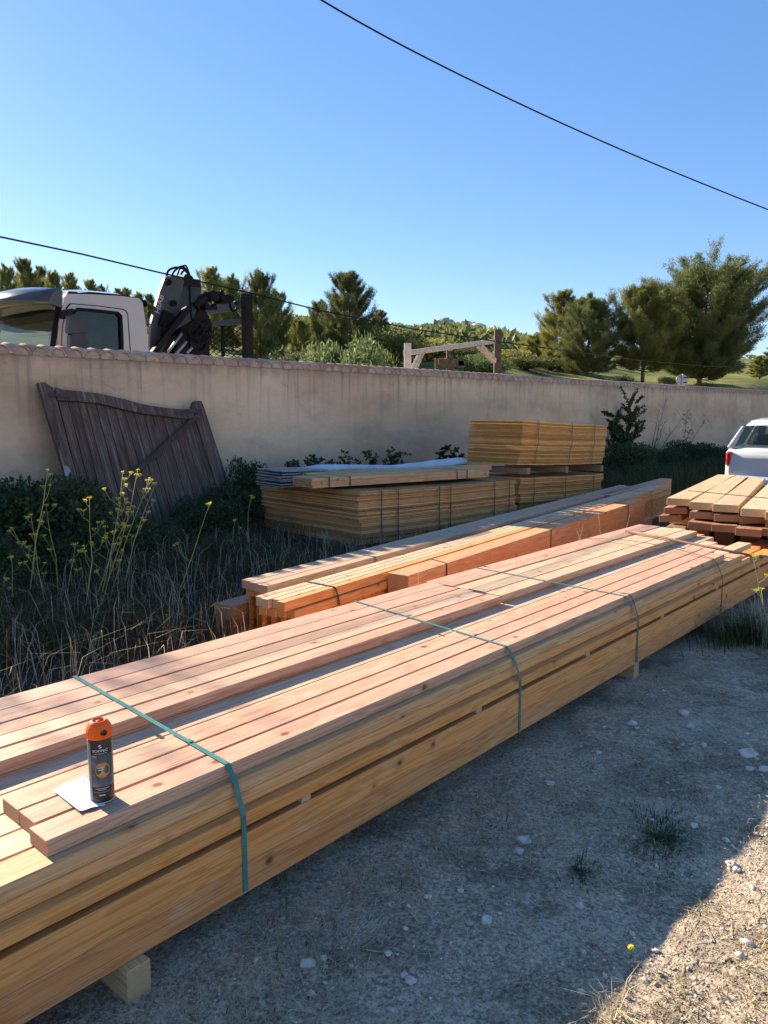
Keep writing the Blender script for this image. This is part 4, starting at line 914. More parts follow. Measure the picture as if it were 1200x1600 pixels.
for t in np.linspace(-.5,1.6,40):
    x=500+700*t; y=0+ (1-(1-t)**1.17 if False else 0)
    y=np.interp(x,[150,300,500,600,700,800,900,1000,1100,1200,1400,1620],[-225,-127,0,57,108,157,203,247,288,328,402,478]); cx_.append(atd(x,y,9.5+5.5*(t+.5)))
cs=np.array([[*v] for v in cx_]); 
for _ in range(3): cs[1:-1]=(cs[:-2]+2*cs[1:-1]+cs[2:])/4
cable('overhead_cable',[tuple(v) for v in cs],.0135,'thick black cable crossing the open sky at the upper right')
# ---------------------------------------------------------------- white car at the right
CR=Fr(38,tuple(atd(1131,715,12.6)[:2]))
car=empty('hatchback_car',CR.w(0,0,0),CR.rz,'white hatchback seen from behind at the right edge, red tail lamp showing','car')
def cl(u,p,z): return Vector((u,-p,z))
CW=1.66
def loft(bm,secs,mi=0):
    rings=[[bm.verts.new(v) for v in s_] for s_ in secs]; n=len(rings[0])
    for a,b in zip(rings,rings[1:]):
        for k in range(n): bm.faces.new((a[k],a[(k+1)%n],b[(k+1)%n],b[k])).smooth=True
    bm.faces.new(rings[0][::-1]); bm.faces.new(rings[-1])
def sec(u,z0,z1,inset,ri=.08):
    p0,p1=inset,CW-inset; return [cl(u,p0,z0+.05),cl(u,p0+.04,z0),cl(u,p1-.04,z0),cl(u,p1,z0+.05),cl(u,p1,z1-ri),cl(u,p1-ri*.8,z1),cl(u,p0+ri*.8,z1),cl(u,p0,z1-ri)]
bm=bmesh.new(); loft(bm,[sec(-.04,.35,.80,.10),sec(0,.28,.90,.04),sec(.12,.22,.96,.0),sec(.9,.20,.98,-.02),sec(2.6,.20,.95,-.02),sec(3.3,.22,.88,.0),sec(3.75,.28,.72,.08),sec(3.82,.35,.62,.2)]); fin(bm,'body',M_CARW,car)
def rsec(u,z,ins,dz=0): return [cl(u,ins,z),cl(u,CW-ins,z)]
bm=bmesh.new()
roofp=[(.10,.955,.06),(.36,1.30,.19),(.55,1.385,.24),(1.2,1.42,.25),(2.0,1.38,.24),(2.75,.95,.08)]
def gsec(u,z,ins):
    return [cl(u,ins,z-.02),cl(u,ins+.03,z+.012),cl(u,CW/2,z+.03),cl(u,CW-ins-.03,z+.012),cl(u,CW-ins,z-.02)]
rr=[[bm.verts.new(v) for v in gsec(*q)] for q in roofp[1:5]]
for a,b in zip(rr,rr[1:]):
    for k in range(4): bm.faces.new((a[k],a[k+1],b[k+1],b[k])).smooth=True
fin(bm,'roof',M_CARW,car)
for pa,pb in ((roofp[0],roofp[1]),(roofp[5],roofp[4]),((1.35,.95,.02),(1.3,1.40,.24))):
    for sd_ in (0,1):
        bm=bmesh.new(); q=lambda r:cl(r[0],r[2] if sd_==0 else CW-r[2],r[1]-.01); tube(bm,[q(pa),q(pb)],[.05,.035],6); fin(bm,'pillar',M_CARW,car)
bm=bmesh.new(); vs=[cl(.13,.10,.965),cl(.13,CW-.10,.965),cl(.35,CW-.22,1.30),cl(.35,.22,1.30)]; bm.faces.new([bm.verts.new(v) for v in vs]); fin(bm,'rear_window',M_PANE,car)
for sd_ in (0,1):
    bm=bmesh.new(); f_=lambda ins:ins if sd_==0 else CW-ins
    bm.faces.new([bm.verts.new(cl(u,f_(i_),z)) for u,i_,z in ((.22,.05,.965),(.45,.20,1.33),(2.0,.22,1.36),(2.65,.07,.96))]); fin(bm,'side_window',M_PANE,car)
bm=bmesh.new(); bm.faces.new([bm.verts.new(v) for v in (cl(2.72,.10,.96),cl(2.72,CW-.10,.96),cl(2.03,CW-.25,1.375),cl(2.03,.25,1.375))]); fin(bm,'windscreen',M_PANE,car)
for pc in (.42,1.22):
    bm=bmesh.new(); bx(bm,cl(.95,pc,1.08),(.1,.34,.16),bev=.04); bx(bm,cl(1.0,pc,.85),(.14,.5,.4),bev=.05); fin(bm,'rear_seat',M_DGREY,car)
for sd_ in (0,1):
    bm=bmesh.new(); pc=.085 if sd_==0 else CW-.085; bx(bm,cl(.01,pc,.78),(.12,.10,.24),bev=.03); fin(bm,'tail_lamp',M_RED,car)
bm=bmesh.new(); bx(bm,cl(-.05,CW/2,.42),(.16,CW-.06,.2),bev=.05); fin(bm,'rear_bumper',simple('light_bumper',(.55,.56,.57),.4),car)
for u in (.62,3.1):
    for pc in (.08,CW-.08):
        bm=bmesh.new(); lathe(bm,[(.17,-.09),(.28,-.09),(.30,-.06),(.30,.06),(.28,.09),(.17,.09)],24); lathe(bm,[(0,-.04),(.17,-.07),(.18,0),(.17,.07),(0,.04)],24,mi=1); bmesh.ops.transform(bm,matrix=Matrix.Translation(cl(u,pc,.30))@Matrix.Rotation(R(90),4,'X'),verts=bm.verts[:]); fin(bm,'wheel',[M_RUB,M_STEEL],car)
bm=bmesh.new(); bx(bm,cl(1.9,CW/2,.5),(3.3,CW-.3,.45)); fin(bm,'cabin_floor',M_RUB,car)
#@@PLANTS
# ---------------------------------------------------------------- vegetation
def quadset(P,D,Wv,L,Wd,col,tri=False):
    """many small blades: base P, direction D, side Wv, length L, width Wd"""
    a=P-Wv*Wd[:,None]*.5; b=P+Wv*Wd[:,None]*.5; tip=P+D*L[:,None]
    if tri:
        V=np.stack([a,b,tip],1).reshape(-1,3); F_=np.arange(len(V)).reshape(-1,3); k=3
    else:
        m1=P+D*(L*.5)[:,None]-Wv*Wd[:,None]*.5; m2=P+D*(L*.5)[:,None]+Wv*Wd[:,None]*.5
        V=np.stack([P,m2,tip,m1],1).reshape(-1,3); F_=np.arange(len(V)).reshape(-1,4); k=4
    return V,F_,np.repeat(col,k,axis=0)
def unit(v): return v/np.maximum(np.linalg.norm(v,axis=1,keepdims=True),1e-9)
def tree_mesh(seed,Ht,prof,nb,nt_,k,lean=(0,0),leaf=(.30,.05),bare=.12,up=.35,trunk_r=.16,limb_vis=True,spread=.42):
    """prof: list of (height fraction, radius in m); returns crown mesh, trunk mesh"""
    g_=np.random.default_rng(seed); hs=[a for a,b in prof]; rs=[b for a,b in prof]
    bm=bmesh.new(); tp=[(lean[0]*t*t+.12*math.sin(t*5+seed),lean[1]*t*t+.1*math.cos(t*4+seed),Ht*t*.97) for t in np.linspace(-.05,1,10)]
    tube(bm,tp,[trunk_r*(1-.88*t)+.012 for t in np.linspace(0,1,10)],7)
    Ps=[];Ds=[];Ls=[];Cs=[]
    for i in range(nb):
        t=bare+(1-bare)*((i+g_.random())/nb)**1.3; R0=np.interp(t,hs,rs)*g_.uniform(.62,1.12)
        if R0<.05: R0=.15
        az=i*2.399+g_.uniform(-.5,.5); el=g_.uniform(-.05,.40)+t*.50
        base=np.array([lean[0]*t*t,lean[1]*t*t,Ht*t*.92]); d=np.array([math.cos(az)*math.cos(el),math.sin(az)*math.cos(el),math.sin(el)])
        L=R0/max(.35,math.cos(el)); n=6; pts=[]
        for j in range(n+1):
            u=j/n; pts.append(base+d*L*u+np.array([0,0,1])*L*.18*u*u-np.array([0,0,.06*L*math.sin(u*math.pi)]))
        if limb_vis: tube(bm,pts,[max(.008,trunk_r*.34*(1-t*.6)*(1-u*.92)) for u in np.linspace(0,1,n+1)],4,caps=False)
        nt2=max(3,int(nt_*(.5+L/ max(rs))))
        bright=g_.uniform(0,1)
        for _ in range(nt2):
            u=g_.uniform(.22,1.0)**.75; j=min(n-1,int(u*n)); q=pts[j]+(pts[j+1]-pts[j])*(u*n-j)
            side=g_.normal(size=3); side[2]=abs(side[2])*.6; side/=np.linalg.norm(side)
            tw=side*.65+d*.7+np.array([0,0,up]); tw/=np.linalg.norm(tw); tl_=L*g_.uniform(.10,spread)*(1.15-u*.6)+.12
            m=k
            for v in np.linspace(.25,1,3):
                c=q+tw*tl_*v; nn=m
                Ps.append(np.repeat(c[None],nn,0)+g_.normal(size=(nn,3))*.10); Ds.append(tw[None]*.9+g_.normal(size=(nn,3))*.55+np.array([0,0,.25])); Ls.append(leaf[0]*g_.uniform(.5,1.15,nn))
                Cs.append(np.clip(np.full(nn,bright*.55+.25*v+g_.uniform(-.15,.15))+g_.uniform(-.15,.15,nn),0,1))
    P=np.concatenate(Ps);D=unit(np.concatenate(Ds));L=np.concatenate(Ls);cc=np.concatenate(Cs)
    kz=Ht/np.percentile(P[:,2],99.7); P=P*np.array([1,1,kz]); bmesh.ops.scale(bm,vec=(1,1,kz),verts=bm.verts[:])
    Wv=unit(np.cross(D,g_.normal(size=P.shape))); V,F_,col=quadset(P,D,Wv,L,np.full(len(P),leaf[1])*g_.uniform(.6,1.3,len(P)),np.repeat(cc[:,None],3,1))
    crown=npmesh('crown',V,F_,col)
    bmesh.ops.recalc_face_normals(bm,faces=bm.faces[:]); tm=bpy.data.meshes.new('trunk'); bm.to_mesh(tm); bm.free()
    tm.materials.append(M_BARK); return crown,tm
def place_tree(name,meshes,px,ytop,d,mat,label,group,cat='tree',rot=0,sx=1.,H0=10.,minh=None,ybase=None):
    top=atd(px,ytop,d); z0=gz(top.x,d); hgt=max(1.,top.z-z0); k=hgt/H0
    e=empty(name,(top.x,d,z0),rot,label,cat,group); e.scale=(k*sx,k*sx,k)
    cr=link('crown',meshes[0],mat,e) if not meshes[0].materials else None
    if cr is None:
        cr=bpy.data.objects.new('crown',meshes[0]); C.objects.link(cr); cr.parent=e
        if meshes[0].materials[0]!=mat: cr.material_slots[0].link='OBJECT'; cr.material_slots[0].material=mat
    t=bpy.data.objects.new('trunk',meshes[1]); C.objects.link(t); t.parent=e
    return e
gt='pines on the slope beyond the wall'
big=tree_mesh(11,10,[(0,2.4),(.12,4.0),(.3,4.9),(.5,5.0),(.7,4.4),(.85,3.2),(1,1.2)],240,44,12,lean=(.3,0),bare=.05,trunk_r=.22,leaf=(.20,.036),up=.25,spread=.26)
lef=tree_mesh(12,8,[(0,1.6),(.2,3.0),(.4,3.3),(.6,2.7),(.8,1.6),(1,.4)],100,42,12,lean=(-.6,0),bare=.12,trunk_r=.19,leaf=(.20,.036))
mid=tree_mesh(13,10,[(0,2.6),(.2,4.0),(.45,3.9),(.65,3.0),(.85,1.7),(1,.4)],125,42,12,bare=.03,trunk_r=.18,leaf=(.20,.038))
tall=tree_mesh(14,10,[(0,2.4),(.3,3.4),(.5,3.1),(.7,2.3),(.85,1.3),(1,.3)],115,38,12,bare=.03,trunk_r=.17,leaf=(.21,.038),up=.6)
slim=tree_mesh(15,10,[(0,1.5),(.3,2.0),(.5,1.9),(.7,1.4),(.9,.7),(1,.2)],90,30,10,bare=.08,trunk_r=.13,leaf=(.26,.044),up=.8)
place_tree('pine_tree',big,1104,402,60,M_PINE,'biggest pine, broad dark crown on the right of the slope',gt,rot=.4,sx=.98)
place_tree('pine_tree',lef,1012,448,58,M_PINEY,'yellow-green pine joined to the left flank of the biggest pine',gt,rot=1.,H0=8,sx=.86)
place_tree('pine_tree',mid,922,464,58,M_PINE,'bushy pine between the brown post and the biggest pine, right half',gt,rot=2.,sx=1.12)
place_tree('pine_tree',tall,882,456,61,M_PINEY,'bushy pine with two tips, left of the pine nearest the biggest one',gt,rot=.3,sx=.95)
place_tree('pine_tree',lef,840,520,66,M_PINEY,'low yellow-green pine right of the brown post',gt,rot=4,H0=8,sx=1.3)
place_tree('pine_tree',tall,545,427,46,M_PINE,'tall airy pine standing alone left of the white post',gt,rot=1.3,sx=.92)
place_tree('pine_tree',slim,592,486,50,M_PINE,'smaller pine leaning on the right side of the tall airy pine',gt,rot=2.2,sx=1.2)
place_tree('pine_tree',mid,500,470,52,M_PINE,'low pine filling the left foot of the tall airy pine',gt,rot=5,sx=.7)
place_tree('pine_tree',mid,466,498,50,M_PINEY,'low yellowish pine left of the tall airy pine',gt,rot=2.4,sx=.9)
place_tree('pine_tree',mid,612,516,62,M_PINE,'low pine just left of the white post, behind the bushes',gt,rot=.4,sx=.9)
place_tree('pine_tree',tall,646,522,66,M_PINEY,'low pine directly behind the white post',gt,rot=4.4,sx=.9)
place_tree('pine_tree',tall,405,426,42,M_PINE,'dark pine just right of the truck\'s headboard rack',gt,rot=3,sx=.75)
place_tree('pine_tree',mid,432,455,44,M_PINE,'dark round pine right of the rack, behind its neighbour',gt,rot=1,sx=.55)
place_tree('pine_tree',tall,330,420,48,M_PINEY,'yellowish pine right behind the crane boom',gt,rot=.8,sx=.7)
place_tree('pine_tree',mid,362,432,50,M_PINEY,'yellowish pine showing through the headboard rack',gt,rot=2.8,sx=.6)
place_tree('pine_tree',slim,302,440,52,M_PINE,'pine top hidden behind the crane hoses',gt,rot=5,sx=1.2)
for i,(x,y) in enumerate(((-30,420),(8,415),(38,406),(62,418),(84,424),(110,428),(142,438),(158,446),(184,452),(196,451),(216,457),(234,460))):
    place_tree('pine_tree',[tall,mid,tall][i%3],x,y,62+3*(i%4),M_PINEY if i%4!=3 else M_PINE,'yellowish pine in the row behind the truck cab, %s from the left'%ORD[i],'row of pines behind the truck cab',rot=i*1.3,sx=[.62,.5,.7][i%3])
def bush_mesh(seed,r,h,n,leaf=(.10,.06),lobes=7):
    g_=np.random.default_rng(seed); Ps=[];cc=[];D=[]
    bm=bmesh.new()
    for i in range(lobes):
        az=g_.uniform(0,6.28); rr=g_.uniform(0,.6)*r; c=np.array([math.cos(az)*rr,math.sin(az)*rr,h*g_.uniform(.3,.72)]); s_=np.array([r*.5,r*.5,h*.34])*g_.uniform(.6,1.1)
        m=n//lobes; v=unit(g_.normal(size=(m,3)))*(g_.uniform(.45,1.08,(m,1))**.6); Ps.append(c+v*s_); D.append(v); b=g_.uniform(0,.6); cc.append(np.clip(b+g_.uniform(0,.4,m),0,1))
        tube(bm,[(0,0,-.1),tuple(c*np.array([.4,.4,.5])),tuple(c)],[.02*r+.01,.015*r+.006,.005],5)
    P=np.concatenate(Ps);D=unit(np.concatenate(D)+g_.normal(size=P.shape)*.9); cc=np.concatenate(cc); P[:,2]=np.maximum(P[:,2],.02)
    Wv=unit(np.cross(D,g_.normal(size=P.shape))); L=leaf[0]*g_.uniform(.6,1.3,len(P))
    V,F_,col=quadset(P,D,Wv,L,np.full(len(P),leaf[1])*g_.uniform(.6,1.2,len(P)),np.repeat(cc[:,None],3,1))
    tm=bpy.data.meshes.new('stems'); bm.to_mesh(tm); bm.free(); tm.materials.append(M_TWIG)
    return npmesh('leaves',V,F_,col),tm
def place_bush(ms,pos,k,mat,label,group,name='bush',rot=0,cat='bush',sz=None):
    e=empty(name,pos,rot,label,cat,group); e.scale=(k,k,sz or k)
    for nme,me in (('leaves',ms[0]),('stems',ms[1])):
        o=bpy.data.objects.new(nme,me); C.objects.link(o); o.parent=e
        if nme=='leaves':
            if not me.materials: me.materials.append(mat)
            elif me.materials[0]!=mat: o.material_slots[0].link='OBJECT'; o.material_slots[0].material=mat
    return e
bA=bush_mesh(21,1.6,2.2,5200,(.15,.07)); bB=bush_mesh(22,1.6,1.6,4600,(.16,.07),9)
gb='bushes between the wall and the pines'
for i,(x,y,d,w,m,l) in enumerate(((462,545,26,1.2,0,'light green bush just beyond the wall right of the dark pines'),(505,535,25,1.2,1,'pale leafy shrub below the tall airy pine, left one'),(556,528,24,1.2,1,'pale leafy shrub below the tall airy pine, right one'),(596,548,27,1.,0,'small bush left of the white post'),(622,512,46,2.4,0,'dark bushy clump behind the white post'),(668,528,50,2.4,2,'yellowish bush above the left end of the sloping beam'),(720,540,48,1.5,0,'round dark bush behind the machine'),(742,552,44,1.6,1,'bright green bush beneath the sloping beam'),(766,556,42,1.5,1,'bright green bush left of the brown post'),(800,545,60,2.2,2,'green bush right of the brown post'),(820,555,55,2.2,0,'olive bush in front of the low pine'),(965,586,50,1.2,3,'dark clipped-looking hedge clump left of the twin trunks'),(480,560,30,1.2,0,'dark bush low behind the wall left of the pale shrubs'),(1046,590,55,.9,2,'small bush between the twin trunks and the sign'),(1100,596,52,.9,0,'grey-green bush right of the road sign'),(640,545,52,1.6,2,'olive bush right behind the white post'),(700,548,55,2,0,'scrubby bush behind the machine column'),(780,532,120,5,0,'dark scrub clump high on the hill behind the brown post'),(860,560,62,2,0,'dark bush at the foot of the two-tipped pine'))):
    p=atd(x,y,d); z=gz(p.x,d); h=max(.6,p.z-z)
    place_bush((bA,bB)[i%2],(p.x,d,z-.05),w*.7,(M_PINE,M_LEAFL,M_PINEY,M_LEAF)[m],l,gb,rot=i*1.7,sz=h/(2.1 if i%2==0 else 1.55))
place_tree('pine_tree',lef,700,508,245,M_PINE,'tiny lone tree on the rocky ridge line','lone trees on the ridge',H0=8,sx=1.4)
place_tree('pine_tree',lef,796,520,240,M_PINE,'tiny tree on the ridge just right of the brown post','lone trees on the ridge',H0=8,sx=1.)
place_tree('young_tree',slim,1188,556,70,M_PINEY,'young thin-trunked tree on the grass at the right edge','young trees on the grass',sx=2.1,rot=1)
place_tree('young_tree',slim,1215,540,80,M_PINE,'young tree cut by the right frame edge','young trees on the grass',sx=2.1,rot=2)
tg=tree_mesh(71,5.7,[(0,.3),(.6,.5),(.78,1.15),(.88,1.0),(1,.3)],20,5,4,bare=.74,trunk_r=.07,leaf=(.13,.05))
p_=F.w(1.0,-13.9); e=empty('garden_tree',(p_.x,p_.y,0),0,'light-crowned tree beyond the wall, left of the truck','tree'); e.scale=(1,1,.98)
link('crown',tg[0],M_LEAFL,e); o=bpy.data.objects.new('trunk',tg[1]); C.objects.link(o); o.parent=e
# outcrop
bm=bmesh.new()
for (x,y,s_) in ((696,537,2.2),(690,543,2.0),(702,541,1.7),(699,531,1.6),(730,527,2.4),(738,529,2.0),(745,530,1.7),(756,532,1.6)):
    p=atd(x,y,205); r_=bmesh.ops.create_icosphere(bm,subdivisions=2,radius=s_); q=(p.x,205+rnd.uniform(-3,3),gz(p.x,205)+.3)
    for v in r_['verts']:
        n_=noise.noise(v.co*.6+Vector((x,y,0))); v.co=Vector((v.co.x*1.3,v.co.y,v.co.z*.9))*(1+.5*n_)+Vector(q)
tag(fin(bm,'rock_outcrop',M_ROCK),'pale limestone outcrop high on the hillside behind the gantry','rock')
# far scrub on the slopes as one mass
g_=np.random.default_rng(5); Ps=[];cc=[];DD=[];LL=[]
for _ in range(3400):
    y=g_.uniform(70,262)**1.0; px=g_.uniform(-60,1260); x=(px-600)/1210*y; z=gz(x,y)
    nz=noise.noise(Vector((x*.04,y*.04,9)))
    if (px>930 and nz<.22) or (nz<-.12 and px<930): continue
    r=g_.uniform(.5,1.8)*(1 if px<930 else .55); m=26; v=unit(g_.normal(size=(m,3))); v[:,2]=abs(v[:,2]); Ps.append(np.array([x,y,z])+v*np.array([r,r,r*.8])*g_.uniform(.6,1,(m,1))); DD.append(v+g_.normal(size=(m,3))*.6); LL.append(np.full(m,.5*r+.25)); cc.append(np.clip(g_.uniform(0,.7)+g_.uniform(0,.3,m),0,1))
P=np.concatenate(Ps);D=unit(np.concatenate(DD));L=np.concatenate(LL);cc=np.concatenate(cc);Wv=unit(np.cross(D,g_.normal(size=P.shape)))
V,F_,col=quadset(P,D,Wv,L,L*.55,np.repeat(cc[:,None],3,1))
tag(link('hillside_scrub',npmesh('hillside_scrub',V,F_,col),M_PINE),'low olive and dark green scrub covering the hillside','scrub',kind='stuff')
# ---------------- blades on the ground
def sampler(n,f,box,seed):
    g_=np.random.default_rng(seed); out=[]
    while sum(len(o) for o in out)<n:
        s=g_.uniform(box[0],box[1],n); p=g_.uniform(box[2],box[3],n); k=g_.uniform(0,1,n)<f(s,p); out.append(np.stack([s[k],p[k]],1))
    return np.concatenate(out)[:n]
def toxy(sp): return np.outer(sp[:,0],F.d)+np.outer(sp[:,1],F.n)
def nz2(X,sc,off=0): return np.array([noise.noise(Vector((a*sc,b*sc,off))) for a,b in X])
def blades(name,X,hgt,wid,bend,mat,label,seed,z=None,col=(0,1),cat='grass',kind='stuff',flat=False):
    g_=np.random.default_rng(seed); n=len(X); zz_=np.array([gz(a,b) for a,b in X]) if z is None else z
    az=g_.uniform(0,6.283,n); dirv=np.stack([np.cos(az),np.sin(az),np.zeros(n)],1); side=np.stack([-np.sin(az),np.cos(az),np.zeros(n)],1)
    h=hgt*g_.uniform(.45,1.25,n); b=bend*g_.uniform(.2,1.3,n)*h; w=wid*g_.uniform(.6,1.3,n)
    B=np.column_stack([X,zz_]); up=np.array([0,0,1.])
    if flat:
        e=B+dirv*h[:,None]; mdl=B+dirv*(h*.5)[:,None]+up*(h*g_.uniform(.02,.35,n)*bend)[:,None]; e[:,2]+=g_.uniform(.0,.012,n)
        sv=side*.9+up*g_.uniform(-.4,.4,(n,1))
        B=B+up*.003; V=np.stack([B-sv*w[:,None]/2,B+sv*w[:,None]/2,mdl+sv*w[:,None]/2,mdl-sv*w[:,None]/2,e],1)
    else:
        m1=B+up*(h*.55)[:,None]+dirv*(b*.3)[:,None]; e=B+up*(h*np.clip(1-.45*bend,.2,1))[:,None]+dirv*b[:,None]
        V=np.stack([B-side*w[:,None]/2,B+side*w[:,None]/2,m1+side*w[:,None]*.4,m1-side*w[:,None]*.4,e],1)
    V=V.reshape(-1,3); i0=np.arange(n)*5
    F4=np.stack([i0,i0+1,i0+2,i0+3],1); F3=np.stack([i0+3,i0+2,i0+4,i0+4],1)
    me=bpy.data.meshes.new(name); me.vertices.add(len(V)); me.vertices.foreach_set('co',V.astype(np.float32).ravel())
    lp=np.concatenate([F4.ravel(),np.stack([i0+3,i0+2,i0+4],1).ravel()]).astype(np.int32); me.loops.add(len(lp)); me.loops.foreach_set('vertex_index',lp)
    me.polygons.add(2*n); me.polygons.foreach_set('loop_start',np.concatenate([np.arange(n)*4,4*n+np.arange(n)*3]).astype(np.int32)); me.update(calc_edges=True)
    c=col[0]+(col[1]-col[0])*np.clip(g_.uniform(0,1,n),0,1); a=me.color_attributes.new('tint','FLOAT_COLOR','POINT'); cc=np.ones((len(V),4),np.float32); cc[:,:3]=np.repeat(c,5)[:,None]; a.data.foreach_set('color',cc.ravel())
    o=link(name,me,mat)
    return tag(o,label,cat,None,kind) if kind else tag(o,label,cat)
# weeds against the wall
def weedf(s,p): return np.clip((-p-2.75)/.8,0,1)
pile2=lambda s,p:((s>2.9)&(p>-5.2)&(p<-3.1)&(s<11)&(p>-3.4-.125*(s-3)))
sp=sampler(36000,lambda s,p:weedf(s,p)*(s<7.2),(-.5,7.2,-7.95,-3.0),1)
X=toxy(sp); nz=nz2(X,1.3); hh=(.16+.26*np.clip((-sp[:,1]-3.6)/2.5,0,1))*(1+.9*nz)
dd_=(sp[:,0]>3.0)&(sp[:,1]>-5.25)&(sp[:,1]>-4.05-.125*(sp[:,0]-3)); keep=~(dd_)
blades('dry_weeds',X[keep],hh[keep],.0055,.8,M_DRYD,'tangle of dark dead weeds between the big pile and the wall',31)
sp=sampler(34000,lambda s,p:weedf(s,p),(-.5,7.2,-7.95,-2.97),2); X=toxy(sp); nz=nz2(X,.9,4); k=(nz>-.05)&~((sp[:,0]>3.0)&(sp[:,1]>-5.25)&(sp[:,1]>-4.05-.125*(sp[:,0]-3)))
blades('green_weeds',X[k],.24*(1+nz[k]),.0065,.7,M_GRN,'dark green grassy weeds at the back of the big pile',32)
sp=sampler(5000,lambda s,p:weedf(s,p),(-.5,8,-7.95,-3.2),3); X=toxy(sp); k=~((sp[:,0]>3.0)&(sp[:,1]>-5.25)&(sp[:,1]>-4.05-.125*(sp[:,0]-3)))
blades('straw_stalks',X[k],.52,.0042,.75,M_DRY,'thin straw-coloured dry stalks standing in the dark weeds',33,col=(0,.6))
sp=sampler(15000,lambda s,p:(np.clip((-p-4.6-.13*(s-6))/.4,0,1)),(6.5,26,-8.0,-4.5),4); X=toxy(sp); k=(sp[:,1]<-6.9)|(sp[:,0]>12.4)
blades('wall_foot_weeds',X[k],.40,.010,.6,M_DRYD,'dark weeds along the foot of the wall beyond the stacks',34)
sp=sampler(9000,lambda s,p:np.clip((-p-5)/.6,0,1),(12.2,24,-8.0,-5.2),14); X=toxy(sp)
blades('wall_foot_greens',X,.55,.014,.5,M_GRN,'dark green growth at the foot of the wall right of the tall stack',44,col=(0,.5))
# foreground litter
def fgf(s,p): return (p>-1.72)*1.
sp=sampler(60000,fgf,(-.2,8.5,-1.75,3.2),5); X=toxy(sp); nz=nz2(X,1.7,2)+.6*nz2(X,5,3)+.2*np.random.default_rng(1).normal(size=len(X)); k=(nz>-.02)&(X[:,1]>1.2)
blades('straw_litter',X[k],.065,.0032,.6,M_DRY,'short dry straw lying on the dirt in front of the big pile',35,flat=True,col=(0,.9))
sp=sampler(90000,fgf,(-.2,8.5,-1.9,3.2),6); X=toxy(sp); nz=nz2(X,1.5,7)+.6*nz2(X,4,8)+.12*np.random.default_rng(2).normal(size=len(X)); k=(nz>.12)&(X[:,1]>1.2)
blades('dry_turf',X[k],.034,.0032,1.5,M_DRY,'matted patches of dead turf on the dirt yard',36,col=(0,.6))
sp=sampler(20000,fgf,(-.2,8.5,-1.9,3.2),7); X=toxy(sp); nz=nz2(X,1.5,7)+.45*nz2(X,4,8); k=(nz>.30)&(X[:,1]>1.2)
blades('sparse_green_turf',X[k],.030,.0032,1.3,M_GRN,'sparse green blades in the dead turf patches',37,col=(.2,1))
def tuft(c,r,n,h,w,b,mat,label,seed,name='grass_tuft',col=(0,1)):
    g_=np.random.default_rng(seed); a=g_.uniform(0,6.28,n); q=r*.55*np.abs(g_.normal(size=n)); r2=g_.uniform(.6,1.3,n)*h; ex=1+.5*np.cos(a*2+seed)+.3*np.cos(a*3+seed*2); q=q*ex; X=np.stack([c[0]+np.cos(a)*q,c[1]+np.sin(a)*q],1)
    return blades(name,X,r2,w,b,mat,label,seed,cat='grass tuft',kind=None,col=col)
c=atz(1165,1000,0); tuft((c.x,c.y),.36,1500,.22,.0045,.75,M_GRN,'dense green grass tuft under the far end of the big pile',51,col=(.3,1))
tuft((c.x+.1,c.y-.05),.42,420,.30,.004,.8,M_DRY,'dry pale blades mixed into the grass tuft under the pile end',52,name='dry_grass_tuft')
if 0: tuft((c.x,c.y),.30,500,.10,.004,1.2,M_DRY,'matted dry grass clump in front of the green grass tuft',53,name='dry_grass_tuft')
c=atz(1035,1312,0); tuft((c.x,c.y),.17,800,.024,.0034,1.7,M_GRN,'small dark green tuft in the dirt near the shadow edge',54,col=(.0,.5))
c=atz(905,1365,0); tuft((c.x,c.y),.10,220,.024,.003,1.5,M_GRN,'faint greyish green tuft in the middle of the dirt',55)
if 0: tuft((c.x,c.y),.2,420,.05,.003,1.2,M_DRY,'dry clump lying against the pile side by the middle strap',56,name='dry_grass_tuft')
if 0: tuft((c.x,c.y),.12,300,.05,.003,1.2,M_DRY,'dry clump at the very bottom of the dirt yard',57,name='dry_grass_tuft')
c=atz(955,1600,0); tuft((c.x,c.y),.05,40,.07,.003,1.1,M_DRY,'few bright straw blades catching sun at the bottom edge',58,name='dry_grass_tuft',col=(.7,1))
# gravel: one mass; bigger stones: things
def stone_base(seed,sub=1):
    bm=bmesh.new(); bmesh.ops.create_icosphere(bm,subdivisions=sub,radius=1)
    for v in bm.verts: v.co*=1+.55*noise.noise(v.co*1.1+Vector((seed*9.1,0,0)))+.12*noise.noise(v.co*3.3+Vector((seed*3.1,0,0)))
    V=np.array([v.co[:] for v in bm.verts]); V[:,2]*=.62; F_=np.array([[v.index for v in f.verts] for f in bm.faces]); bm.free(); return V,F_
bases=[stone_base(i) for i in range(6)]
g_=np.random.default_rng(77); VV=[];FF_=[];CC=[];off=0
sp=sampler(34000,lambda s,p:(p>-1.70)*(.3+.65*(nz2(toxy(np.stack([s,p],1)),1.2,11)>-.1)),(-.2,9,-1.75,3.4),8)
X=toxy(sp); X=X[X[:,1]>1.1]
for i,(x,y) in enumerate(X):
    Vb,Fb=bases[i%6]; s_=.0030*(1-g_.random())**(-.31); s_=min(s_,.012); a=g_.uniform(0,6.28); c_,n_=math.cos(a),math.sin(a)
    q=Vb*s_*g_.uniform(.7,1.3,3); q=np.stack([q[:,0]*c_-q[:,1]*n_,q[:,0]*n_+q[:,1]*c_,q[:,2]],1)+np.array([x,y,gz(x,y)+s_*.22]); VV.append(q); FF_.append(Fb+off); off+=len(Vb); CC.append(np.full((len(Vb),3),g_.uniform(0,1)))
